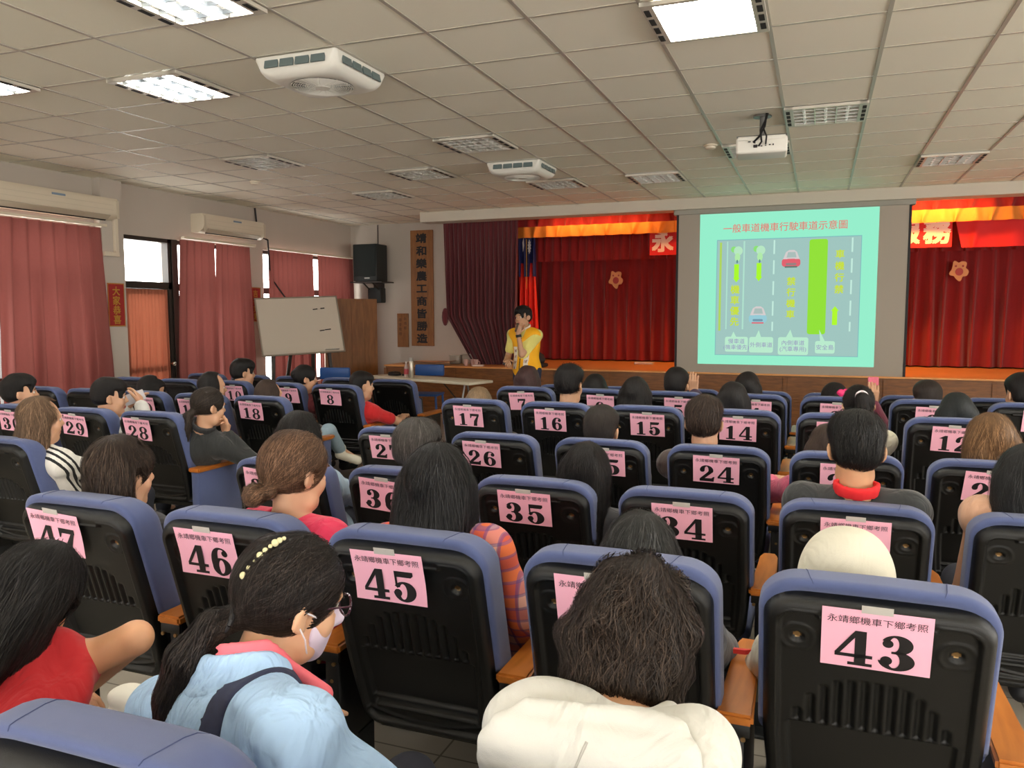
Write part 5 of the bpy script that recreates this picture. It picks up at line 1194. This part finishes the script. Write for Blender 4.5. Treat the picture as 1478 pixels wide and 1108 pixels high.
ph = MB(); ph.box((0, 0, 0), (.075, .010, .15), .004); o = ph.obj('phone', mat('phone_silver', (196, 192, 196), .3), None, True, _p, (math.radians(-12), math.radians(70), math.radians(35))); tag(o, 'silver phone held up by the man behind chair 29', 'phone')
# black jacket, hand at the chin
def blackj(J, root):
    R, H = J['R'], J['H']; W_ = H+R @ np.array((.035, .115, -.165)); J['WR'] = W_; J['ER'] = J['SR']+np.array((.17, .17, -.17)); J['ER'] = W_+nrm(J['ER']-W_)*.245
    J['hands']['R'] = dict(d=R @ np.array((-.35, -.1, 1.0)), n=R @ np.array((-.1, -1, .1)), curl=1.25, fine=1)
    J['EL'] = J['SL']+np.array((-.02, .16, -.22)); J['WL'] = W_+np.array((-.045, .03, -.015)); J['hands']['L'] = dict(d=R @ np.array((.4, 0, .9)), n=R @ np.array((.1, -1, .1)), curl=1.1, fine=1)
sit('C', 'e', 300, 558, 'person in black jacket with hands at chin, low ponytail, beside chair 28', 'lowpony', (48, 40, 34), (40, 42, 42), dyaw=4, pitch=6, face=True, fix=blackj, h=.009, hairh=.006, yo=.24, twist=8, hairp=dict(t=.011, knot=(0, -.11, -.02), tail=[(0, -.10, -.03), (0, -.13, -.06), (0, -.13, -.14), (0, -.12, -.22)], tailr=[.022, .026, .026, .01], taildir=(0, -.1, -1)), strands=900, collar=(50, 50, 52))
def armline(c): return lambda q: (q['J']['SR'], nrm(q['fw']+q['up']*.25))
def armkeep(q): return [(-q['sh'], q['J']['SR']-q['sh']*.07)]
sit('B', 'e', 57, 571, 'person with long ash-brown hair and white jacket with black sleeve stripes', 'midlong', ASH, (226, 222, 214), dyaw=4, face=True, h=.009, hairh=.006, strands=1500, hairp=dict(t=.012, side=.0), twist=6, dx=.02,
    bands=[('sleeve_stripe', armline(0), c, .0075, .003, (30, 30, 32), armkeep) for c in (-.03, 0.0, .03)])
# main block, front rows
sit('E', 'g', 763, 527, 'reddish dark bobbed head beside the lecturer, in front of chair 7', 'bob', (66, 44, 42), (84, 60, 66))
sit('E', 'h', 860, 539, 'black bobbed head next to the spiky-haired man, in front of chair 6', 'bob', BLK, (60, 60, 70))
sit('E', 'i', 977, 532, 'cropped black head beside the raised hand at the screen corner', 'crop', BLK, (74, 60, 84), man=True, fix=lambda J, root: raise_hand(J, root, 1001, 566, 6.3), hairp=dict(t=.02))
sit('E', 'j', 1079, 536, 'round black head under the lower screen edge, in front of chair 4', 'bob', BLK, (70, 50, 90))
_t, _J, _r = sit('E', 'k', 1205, 551, 'black head with bright pink hair clip below the projection screen', 'bun', BLK, (120, 50, 70), hairp=dict(bun=(0, -.10, .03)), fix=lambda J, root: raise_hand(J, root, 1260, 582, 6.3))
mb = MB(); mb.ball((0, 0, 0), .03, sc=(1, .5, .9)); mb.ball((.03, 0, .012), .02, sc=(1, .5, 1)); o = mb.obj('hair_clip', mat('clip_pink', (226, 46, 110), .5), _t, True, tuple(_J['H']+_J['R'] @ np.array((.03, -.125, .06))))
_w = _J['WR']+_r; o = MB().box((0, 0, 0), (.075, .012, .15), .005).obj('phone', mat('phone_pink', (206, 96, 118), .5, noise=(70, .3)), None, True, _w+np.array((0, .035, .115)), (math.radians(-8), 0, .2)); tag(o, 'phone in patterned pink case held up below the screen', 'phone')
sit('E', 'l', 1339, 551, 'short-haired black head in front of chair 2', 'crop', (46, 38, 34), (70, 66, 70), hairp=dict(t=.022))
sit('E', 'm', 1476, 541, 'black-haired man at the picture edge in front of chair 1', 'crop', BLK, (60, 60, 70), man=True, hairp=dict(t=.024), dyaw=-6)
sit('D', 'g', 693, 558, 'low blond-brown head showing above chair 17', 'bob', (128, 104, 78), (100, 90, 84))
sit('D', 'h', 822, 527, 'man with spiky black hair and bare neck, behind chair 16', 'crop', BLK, (66, 66, 72), man=True, h=.010, hairh=.006, strands=900, hairp=dict(t=.017, step=.006, lift=.012), tone=(196, 150, 118))
sit('D', 'i', 918, 543, 'person with long straight black hair, in front of chair 15', 'midlong', BLK, (60, 64, 70), hairh=.006, strands=700)
sit('D', 'j', 1059, 550, 'black bobbed head in front of chair 14', 'bob', BLK, (56, 54, 60))
_t, _J, _r = sit('D', 'k', 1240, 555, 'person in cream sweater with a high ponytail held by a white band', 'pony', BLK, (222, 214, 190), yo=.2, dx=.06, hairp=dict(t=.011, tail=[(0, -.10, .07), (0, -.15, .06), (0.01, -.165, -.02), (0.012, -.15, -.11), (.012, -.145, -.13)], tailr=[.022, .036, .044, .036, .02], knot=(0, -.11, .07)), strands=900, hairh=.006)
mb = MB(); mb.lathe([(.028, -.008), (.036, -.008), (.036, .008), (.028, .008)], n=18); o = mb.obj('hair_band', mat('band_white', (236, 222, 224), .6), _t, True); _M = Matrix([[*_J['R'][0], 0], [*_J['R'][1], 0], [*_J['R'][2], 0], [0, 0, 0, 1]]); o.matrix_local = Matrix.Translation(tuple(_J['H']+_J['R'] @ np.array((0, -.122, .068)))) @ _M @ Matrix.Rotation(math.radians(80), 4, 'X')
sit('D', 'l', 1381, 566, 'dark bobbed head with rounded crown, in front of chair 12', 'bob', (30, 34, 34), (70, 70, 74))
sit('C', 'i', 869, 586, 'dark cropped head with a small bald spot, seen above chair 25', 'crop', (44, 38, 34), (64, 62, 66), man=True, h=.010, hairp=dict(t=.015))
sit('C', 'j', 1017, 573, 'man with cropped brown-black hair and bare ears, behind chair 24', 'crop', (52, 40, 32), (74, 60, 56), man=True, h=.0095, hairh=.006, strands=1200, hairp=dict(t=.019, step=.008, lift=.006))
sit('C', 'k', 1196, 611, 'low brown head half hidden by the man in the red collar', 'bob', DBR, (206, 92, 120), dx=-.04, arms=dict(L=dict(to=(-.30, .25, .66), pole=(-.9, -.4, -.3))))
sit('C', 'l', 1432, 598, 'person with light brown short hair in front of chair 22', 'bob', (124, 92, 62), (196, 190, 180), hairh=.006, h=.010, strands=1100, hairp=dict(t=.02, flare=.1), roll=-3)
# main block, nearer rows
sit('B', 'g', 433, 592, 'black parted hair showing behind the bun, chair 37', 'bob', BLK, (150, 172, 190), strands=900, hairh=.006)
sit('B', 'h', 602, 606, 'short greying hair beside chair 27', 'crop', (74, 70, 66), (90, 88, 92), man=True, strands=900, hairh=.006, hairp=dict(t=.018, step=.01), h=.010)
sit('B', 'i', 846, 637, 'girl with long straight dark hair falling past chair 35', 'long', BLK, (52, 52, 56), 'short', dx=.08, roll=4, strands=1600, hairh=.006, hairp=dict(sw=.001, steps=22, step=.016), h=.010, arms=dict(R=dict(to=(.30, .30, .62), pole=(.9, -.4, -.4))))
sit('B', 'k', 1238, 595, 'man in black hooded jacket with a bright red collar, cropped black hair', 'crop', (26, 25, 24), (38, 40, 40), man=True, h=.008, hairh=.005, strands=2200, hairp=dict(t=.019, step=.006, lift=.007), tone=(198, 150, 112), collar=(226, 36, 40), yo=.18)
sit('B', 'l', 1484, 640, 'black-haired person cut by the picture edge in front of chair 22', 'bob', (36, 36, 36), (206, 160, 130), 'none', strands=900, hairh=.006, hairp=dict(ear=1), h=.010, fix=lambda J, root: J.update(SL=at_depth(1418, 745, 2.98)-root, EL=at_depth(1390, 858, 3.0)-root, WL=at_depth(1420, 900, 3.2)-root))

# the row right before the chairs 43-47
M_PLAID = mat('plaid_shirt', (226, 120, 70), .85)
def plaid(m, base, a, b2, c3, sc=26.0):
    nt = m.node_tree; b = nt.nodes['Principled BSDF']; tc = nt.nodes.new('ShaderNodeTexCoord'); last = None
    cols = [(a, 'X', 1.0), (b2, 'Z', 1.0), (c3, 'X', 2.0), (c3, 'Z', 2.0)]; prev = None
    for (cc, ax, ml) in cols:
        w = nt.nodes.new('ShaderNodeTexWave'); w.wave_type = 'BANDS'; w.bands_direction = ax; w.inputs['Scale'].default_value = sc*ml*.16; w.inputs['Distortion'].default_value = 0.6
        nt.links.new(tc.outputs['Object'], w.inputs['Vector']); r = nt.nodes.new('ShaderNodeValToRGB'); r.color_ramp.elements[0].position = .55 if ml == 1 else .86; r.color_ramp.elements[1].position = .62 if ml == 1 else .90
        nt.links.new(w.outputs['Fac'], r.inputs[0]); mx = nt.nodes.new('ShaderNodeMix'); mx.data_type = 'RGBA'; q = nt.nodes.new('ShaderNodeMath'); q.operation = 'MULTIPLY'; q.inputs[1].default_value = .55; nt.links.new(r.outputs[0], q.inputs[0]); nt.links.new(q.outputs[0], mx.inputs['Factor'])
        mx.inputs['B'].default_value = (*lin(cc), 1)
        if prev is None: mx.inputs['A'].default_value = (*lin(base), 1)
        else: nt.links.new(prev, mx.inputs['A'])
        prev = mx.outputs['Result']
    nt.links.new(prev, b.inputs['Base Color'])
plaid(M_PLAID, (226, 112, 62), (236, 206, 190), (190, 60, 66), (70, 62, 130))
sit('A', 'g', 172, 629, 'person with smooth brown bob and bare ear above chair 47', 'bob', (54, 42, 34), (40, 40, 44), dyaw=10, face=True, h=.008, hairh=.005, strands=2600, dx=.06, hairp=dict(bangs=1, ear=1, t=.016, sw=.0012, side=-.012), roll=2, yo=.22)
sit('A', 'h', 424, 622, 'person with brown hair in a loose bun, glasses and pink top', 'bun', (96, 70, 52), (226, 50, 90), dyaw=14, face=True, h=.008, hairh=.005, strands=2600, dx=.08, hairp=dict(t=.014, bun=(-.01, -.140, -.060), knot=(0, -.12, -.055), bs=.78), yo=.24, pitch=6)
_t, _J, _r = sit('A', 'i', 632, 640, 'person with long straight black hair and orange plaid shirt, before chair 45', 'midlong', (26, 25, 25), None, topmat=M_PLAID, h=.008, hairh=.005, strands=3600, dx=.0, hairp=dict(t=.016, w=.082, steps=18, step=.015, sw=.0013, side=.03), yo=.22, twist=8, sw=.16,
    fix=lambda J, root: J.update(ER=at_depth(752, 880, 2.06)-root, WR=at_depth(735, 960, 2.32)-root, SR=at_depth(706, 795, 2.0)-root))
sit('A', 'j', 926, 737, 'grey-black head low above chair 44', 'bob', (52, 52, 50), (70, 70, 76), h=.009, hairh=.005, strands=2400, dx=.02, yo=.22)
M_CAP = mat('cream_hood_cloth', (210, 205, 186), .9, bump=(500, .2), fold=(6, .3))
_t, _J, _r = sit('A', 'k', 1222, 770, 'person wearing a cream hood over the head, in front of chair 43', 'bob', BLK, (222, 216, 196), h=.009, hairh=.006, yo=.34, dx=-.04)
f = Field((-.2, -.22, -.3), (.2, .2, .2), .006); f.ell((0, -.012, .034), (.106, .125, .118), None, .01); f.cap((0, -.01, .0), (0, -.0, -.13), .10, .095, .05); f.ell((0, .14, -.04), (.07, .09, .11), None, .02, 'd'); f.wrinkle(.004, 45, 3, (1, 1, .6)); V, Q = f.net()
local_obj('hood', V, Q, [M_CAP], _t, _J['R'], _J['H'])

# the three people of the nearest row
# -- red T-shirt, leaning on the chair in front
root = np.array((-1.52, 1.09, 0.0)); H = at_depth(48, 862, 1.36)-root; R = rotm(-14, 34, 14)
J = seated(H, R, 20, .155, .98, None, (0, .05))
J['SR'] = at_depth(58, 985, 1.36)-root; J['SL'] = J['SR']+np.array((-.30, .02, -.03)); J['N'] = (J['SR']+J['SL'])/2+np.array((0.02, 0, .03)); J['P'] = np.array((-.12, -.02, .45))
J['ER'] = at_depth(196, 920, 1.47)-root; J['WR'] = at_depth(118, 996, 1.56)-root; J['EL'] = J['SL']+np.array((-.05, .22, -.12)); J['WL'] = J['WR']+np.array((-.12, .03, -.03)); J['hands']['R'] = dict(d=(-.8, -.05, -.55), n=(-.3, -.9, .1), curl=.7, fine=1)
figure('person', root, J, 'black-haired person in red T-shirt leaning on folded arms before chair 47', 'midlong', (30, 28, 27), tone=(226, 170, 130), top=(196, 28, 36), sleeve='short', sfrac=.38, h=.007, hairh=.005, strands=3600, hs=.98, seed=4, slim=1.0, face=True, hairp=dict(t=.018, ear=1, sw=.0013, steps=16), wr=.006)
# -- denim jacket, ponytail, mask and glasses
root = np.array((-.96, 1.06, 0.0)); H = at_depth(417, 868, 1.275)-root; R = rotm(32, 14, 5)
J = seated(H, R, 6, .165, 1.0, None, (0, .04)); J['N'] = at_depth(362, 962, 1.175)-root
J['SL'] = at_depth(240, 1025, 1.24)-root; J['SR'] = at_depth(420, 1066, 1.03)-root
J['ER'] = J['SR']+np.array((.15, .12, -.18)); J['WR'] = J['ER']+np.array((.03, .19, -.13)); J['EL'] = J['SL']+np.array((-.06, .1, -.24)); J['WL'] = J['EL']+np.array((.1, .22, .04))
M_DENIM = mat('denim_light', (172, 204, 238), .9, noise=(18, .10), bump=(1200, .3), fold=(9, .9))
M_STRAP = mat('strap_navy', (44, 48, 72), .85, noise=(80, .3))
kp = lambda q: [(-q['up'], q['N']-q['up']*.28)]
t = figure('person', root, J, 'ponytailed person in light denim jacket with glasses and face mask', 'lowpony', (34, 27, 23), tone=(222, 172, 136), topmat=M_DENIM, h=.007, hairh=.0045, strands=5200, seed=6, slim=.95, face=True, wr=.007, neckr=.052,
    hairp=dict(t=.012, knot=(0, -.115, -.035), tail=[(0, -.10, -.035), (-.005, -.14, -.05), (-.015, -.165, -.12), (-.02, -.165, -.20), (-.02, -.16, -.30)], tailr=[.02, .026, .036, .036, .02], taildir=(-.05, -.12, -1), sw=.0011, steps=14, step=.015),
    bands=[('bag_strap', lambda q: (q['N'], q['sh']), .085, .024, .006, M_STRAP, kp)])
def on_head(o): o.matrix_local = Matrix([[*R[0], H[0]], [*R[1], H[1]], [*R[2], H[2]], [0, 0, 0, 1]]); return o
f = Field((-.1, -.02, -.14), (.1, .15, .05), .004); f.ell((0, .03, -.045), (.066, .072, .068), None, .01); f.cap((0, .098, -.01), (0, .112, -.03), .012, .016, .02); f.ell((0, .062, -.092), (.034, .034, .028), None, .02)
f.box((0, -.03, -.05), (.12, .062, .2), 0, None, .002, 'd'); f.box((0, .05, .045), (.12, .12, .048), 0, None, .004, 'd'); f.wrinkle(.0012, 120, 2); V, Q = f.net()
on_head(new_obj('face_mask', mesh_np('face_mask', V, Q, [mat('mask_lilac', (222, 206, 224), .8)]), t))
mb = MB()
for q in (-1, 1): mb = MB(); mb.tube([(q*.060, .045, -.012), (q*.080, .020, .002), (q*.090, -.006, .014)], .0018, 6); mb.tube([(q*.056, .040, -.092), (q*.080, .014, -.045), (q*.089, -.006, -.02)], .0018, 6); on_head(mb.obj('mask_loop', mat('loop_white', (236, 230, 234), .7), t))
mb = MB()
for q in (-1, 1):
    ring = [(q*.036+.026*math.cos(2*PI*k/20), .108-.004*abs(math.cos(2*PI*k/20)), .010+.021*math.sin(2*PI*k/20)) for k in range(21)]; mb.tube(ring, .0024, 6); mb.tube([(q*.062, .104, .016), (q*.076, .05, .016), (q*.085, -.012, .012), (q*.082, -.03, -.004)], .0022, 6)
mb.tube([(-.011, .110, .014), (0, .113, .017), (.011, .110, .014)], .0022, 6); on_head(mb.obj('glasses', mat('glasses_plum', (58, 24, 40), .25), t))
mb = MB(); r_ = np.random.default_rng(3)
for k in range(9): a = k/8; mb.ball((.035-.012*a, -.058-.056*a, .137-.03*a-.05*a*a), .0042+.0016*(k % 3), n=10)
on_head(mb.obj('hair_clip', mat('clip_pearl', (214, 206, 160), .25), t, True))
mb = MB(); mb.tube([(.024*math.cos(2*PI*k/16), -.118+.006*math.sin(2*PI*k/16), -.04+.024*math.sin(2*PI*k/16)) for k in range(17)], .006, 8); on_head(mb.obj('hair_tie', M_INK, t))
f = Field(J['N']-.2, J['N']+.2, .006); up = nrm(J['N']-J['P']); sh = nrm(J['SR']-J['SL']); fw = nrm(np.cross(up, sh)); Nn = J['N']
for k in range(20):
    a0, a1 = (PI*1.30+2*PI*k/20*.72-.55 for k in (k, k+1))
    if math.cos(.5*(a0+a1)) < .25 and math.sin(a0) < 0: continue
    p0, p1 = (Nn+up*(.030-.055*max(0, math.sin(a)))+sh*math.cos(a)*.066+fw*math.sin(a)*.070 for a in (a0, a1)); f.cap(p0, p1, .007, k=.006); f.cap(p0+up*.016, p1+up*.016, .006, k=.008)
f.cap(Nn+sh*.062+fw*.03+up*.012, Nn+sh*.075+fw*.115-up*.065, .010, .018, .01); f.cap(Nn-sh*.062+fw*.03+up*.012, Nn-sh*.065+fw*.115-up*.065, .010, .018, .01)
V, Q = f.net(); new_obj('collar', mesh_np('collar', V, Q, [mat('collar_coral', (238, 112, 124), .8)]), t)
f = Field(Nn-.22, Nn+.22, .006)                                # the jacket's own fold-over collar
for k in range(28):
    a0, a1 = (math.radians(150+240*q/28) for q in (k, k+1))
    for (rr, hh, th) in ((.076, .022, .008), (.080, .008, .009), (.088, -.012, .009), (.098, -.032, .008)):
        p0, p1 = (Nn+up*(hh-.05*max(0, math.sin(a)))+sh*math.cos(a)*rr+fw*(math.sin(a)*rr*1.05) for a in (a0, a1)); f.cap(p0, p1, th, k=.012)
f.wrinkle(.002, 60, 2); V, Q = f.net(); new_obj('jacket_collar', mesh_np('jacket_collar', V, Q, [M_DENIM]), t)
f = Field((-.12, -.1, -.02), (.12, .1, .2), .006); f.ell((0, 0, .07), (.085, .05, .08), None, .01); f.ell((0, 0, .15), (.06, .035, .03), None, .02); f.wrinkle(.006, 50, 8); V, Q = f.net()
tag(new_obj('cloth_bag', mesh_np('cloth_bag', V, Q, [mat('bag_white', (232, 228, 216), .9)]), None, tuple(at_depth(190, 1052, 1.27)-np.array((0, 0, .08)))), 'white cloth bundle held at the side of the denim jacket', 'bag')
# -- white hooded top
root = np.array((-.36, 1.03, 0.0)); H = at_depth(914, 918, 1.30)-root; R = rotm(2, 24, 4)
J = seated(H, R, 0, .172, 1.0, None, (0, .06)); J['N'] = at_depth(900, 1030, 1.175)-root
J['SL'] = at_depth(772, 1060, 1.12)-root; J['SR'] = at_depth(992, 1102, 1.10)-root
for s, q in (('L', -1), ('R', 1)): J['E'+s] = J['S'+s]+np.array((q*.08, .06, -.24)); J['W'+s] = J['E'+s]+np.array((-q*.10, .22, .02))
M_WH = mat('white_jersey', (206, 204, 196), .9, bump=(700, .2), noise=(12, .02), fold=(6, .6))
t = figure('person', root, J, 'person with short wavy dark brown hair and white hooded top, seen from behind', 'curly', (46, 36, 29), tone=(206, 158, 124), topmat=M_WH, h=.007, hairh=.005, strands=5200, hs=.93, seed=8, wr=.008, hairp=dict(t=.020, w=.074, wave=.75, sw=.0010, steps=13, step=.012, lift=.010, crown=(.02, -.07, .13), wr=.004, hl=.4), neckr=.058)
up = nrm(J['N']-J['P']); sh = nrm(J['SR']-J['SL']); fw = nrm(np.cross(up, sh)); Nn = J['N']
RT = np.stack([sh, fw, up], 1)
from mathutils.bvhtree import BVHTree
shirt = [c for c in t.children if c.name.startswith('shirt')][0].data
bvh = BVHTree.FromPolygons([v.co[:] for v in shirt.vertices], [p.vertices[:] for p in shirt.polygons])
def on_back(a, b, off):                                       # a point off the shirt's back: a across, b down from the nape
    o_ = Nn+sh*a-up*b-fw*.6; hit = bvh.ray_cast(Vector(o_), Vector(fw), 1.0)[0]; p_ = np.array(hit) if hit is not None else Nn+sh*a-up*b; return p_-fw*off+up*off*.4
f = Field(Nn-np.array((.3, .34, .45)), Nn+np.array((.3, .2, .16)), .006); nb = 12
def half(b): return .142*(1-min(1, max(0, b-.02)/.30)**1.7)*(1 if b > .02 else .75+.25*(b+.02)/.04)+.004
for k in range(nb+1):                                         # the hood lying flat down the back in a soft V
    b = -.02+.32*k/nb; w_ = half(b); row = [on_back(a, b+.04*(abs(a)/.17)**2*0, .012) for a in np.linspace(-w_, w_, 13)]
    for p0, p1 in zip(row[:-1], row[1:]): f.cap(p0, p1, .0125, k=.02)
    for q in (-1, 1):
        if k < nb: f.cap(on_back(q*w_, b, .016), on_back(q*half(-.02+.32*(k+1)/nb), -.02+.32*(k+1)/nb, .016), .015, k=.010)
for k in range(24):
    a0, a1 = (-PI*.10+PI*1.2*k/24, -PI*.10+PI*1.2*(k+1)/24)
    for (rr, hh) in ((.070, .012), (.080, -.012)):
        Q_ = lambda a: Nn+sh*math.cos(a)*rr-fw*(.005+rr*.9*math.sin(a))+up*(hh-.015*max(0, math.sin(a))); f.cap(Q_(a0), Q_(a1), .012, k=.02)
f.wrinkle(.0022, 48, 4, (.6, 1, 1)); V, Q = f.net(); new_obj('hood', mesh_np('hood', V, Q, [M_WH]), t)
pts = []
for k in range(14):
    p_ = Nn-sh*.03*k/13-up*(.0+.27*k/13)-fw*.2
    for _ in range(14): p_ = p_+fw*max(0, float(f.sample(p_[None])[0]))*.8
    pts.append(tuple(p_))
MB().tube(pts, .0022, 6).obj('seam', mat('seam_grey', (172, 169, 160), .9), t)

# ---------------------------------------------------------------- the lecturer, standing between table and stage
root = np.array((-3.22, 8.85, 0.0)); J = {}
H = at_depth(755, 443, 8.85)-np.array((0, 0, .128))-root; R = rotm(200, 3, 4); J['H'] = H; J['R'] = R; J['P'] = np.array((0, 0, .90)); J['N'] = np.array((H[0]+.015, .015, H[2]-.135))
face_az = math.radians(184); sd = np.array((math.cos(face_az), -math.sin(face_az), 0)); fwd = np.array((math.sin(face_az), math.cos(face_az), 0))
for s, q in (('L', -1), ('R', 1)):
    J['S'+s] = J['N']+sd*q*.150-np.array((0, 0, .07)); J['H'+s] = J['P']+sd*q*.09-np.array((0, 0, .02)); J['K'+s] = J['H'+s]+fwd*.02+np.array((0, 0, -.41)); J['A'+s] = J['K'+s]-fwd*.03+np.array((0, 0, -.39)); J['T'+s] = J['A'+s]+fwd*.15+sd*q*.02-np.array((0, 0, .045))
J['WL'] = H+R @ np.array((-.01, .125, -.175)); J['EL'], J['WL'] = ik(J['SL'], J['WL'], .285, .25, -sd*.45-fwd*.3+np.array((0, 0, -.8)))
J['ER'], J['WR'] = ik(J['SR'], J['P']+fwd*.24+sd*.17+np.array((0, 0, .10)), .285, .25, sd*.30-fwd*.8)
J['hands'] = dict(L=dict(d=(-sd*.1+np.array((0, 0, 1))), n=-sd*-.4-fwd, curl=1.3, fine=1), R=dict(d=fwd*.7-sd*.5, n=np.array((0, 0, -1))-sd*.3, curl=1.2, fine=1))
M_YEL = mat('vest_yellow', (246, 176, 16), .75, noise=(14, .05))
t = figure('lecturer', root, J, 'lecturer in yellow vest holding a microphone before the stage', 'crop', (26, 24, 24), tone=(190, 144, 112), top=(226, 214, 120), sleeve='short', h=.008, hairh=.006, strands=900, face=True, hairp=dict(t=.018), slim=.92, collar=(220, 208, 190), botmat=mat('trousers_navy', (30, 38, 62), .8), group=None, seed=12)

up = nrm(J['N']-J['P']); sh = nrm(J['SR']-J['SL']); fw = nrm(np.cross(up, sh)); N, P0 = J['N'], J['P']
L = np.linalg.norm(N-P0); RT = np.stack([sh, fw, up], 1); g = .024
f = Field(np.minimum(N, P0)-.32, np.maximum(N, P0)+.32, .008)
f.ell(P0, (.152+g, .125+g, .13+g), None, .03); f.ell(P0+(N-P0)*.33-fw*.012, (.13+g, .105+g, .17+g), RT, .06); f.ell(P0+(N-P0)*.66-fw*.02, (.148+g, .112+g, .30*L+g), RT, .06); f.cap(J['SL']+sh*.03, J['SR']-sh*.03, .056+g, k=.05); f.cap(N-up*.03, J['SL'], .045+g*.7, .045+g, .04); f.cap(N-up*.03, J['SR'], .045+g*.7, .045+g, .04)
f.wrinkle(.004, 30, 5)
for q in 'LR': S_ = J['S'+q]; f.cap(S_+(J['E'+q]-S_)*.12, S_+(J['E'+q]-S_)*.9, .075, k=.01, op='d')
f.cap(N, N+up*.2, .072, k=.008, op='d'); f.cap(N+fw*.06+up*.02, N+fw*.17-up*.16, .05, .012, .008, 'd')
x, y, z = f.xyz(tuple(slice(0, int(m)) for m in f.n)); f._mix(tuple(slice(0, int(m)) for m in f.n), (z-(P0[2]-.12))+0*x+0*y, .01, 'd'); V, Q = f.net()
C = V[Q].mean(1); lx = (C-N) @ sh; ly = (C-N) @ fw; lz = (C-N) @ up
mi = np.where((ly > 0) & (np.abs(np.abs(lx)-.075) < .030) & (lz < -.20) & (lz > -.46), 1, 0); mi = np.where((ly > 0) & (np.abs(lx) < .008), 2, mi)
mi = np.where((mi == 1) & (np.sin(lz*95) > .1) & (np.abs(np.abs(lx)-.075) < .019) & (np.sin(lx*260+lz*40) > -.5), 3, mi)
new_obj('vest', mesh_np('vest', V, Q, [M_YEL, mat('vest_patch', (232, 222, 204), .8), mat('vest_zip', (110, 84, 30), .6), mat('vest_print', (150, 110, 96), .8)], True, mi), t)
W_ = J['WL']; a_ = nrm(W_-J['EL']); q0 = W_-a_*.03; o = MB().cyl(tuple(q0-a_*.016), tuple(q0+a_*.016), .034, n=20).box(tuple(q0+fwd*.034), (.03, .03, .03), .006).obj('wrist_watch', M_INK, t, True)
m0 = W_+np.array((0, 0, .075))+fwd*.035; mic = R @ np.array((0, .11, -.075))+H
mb = MB(); d_ = nrm(mic-m0); mb.cyl(tuple(m0-d_*.10), tuple(mic-d_*.02), .0125, .016, 14).ball(tuple(mic), .024, mi=1); o = mb.obj('microphone', [mat('mic_body', (96, 78, 66), .35), mat('mic_mesh', (112, 98, 84), .4, metal=.6)], None, True, tuple(root)); tag(o, "microphone in the lecturer's raised hand", 'microphone')
m1 = J['WR']+nrm(J['hands']['R']['d'])*.075-np.array((0, 0, .03)); o = MB().box((0, 0, 0), (.05, .10, .03), .012).obj('clicker', mat('clicker_grey', (60, 60, 62), .4), None, True, tuple(root+m1), (0, 0, -.5)); tag(o, "dark clicker in the lecturer's lowered hand", 'remote control')
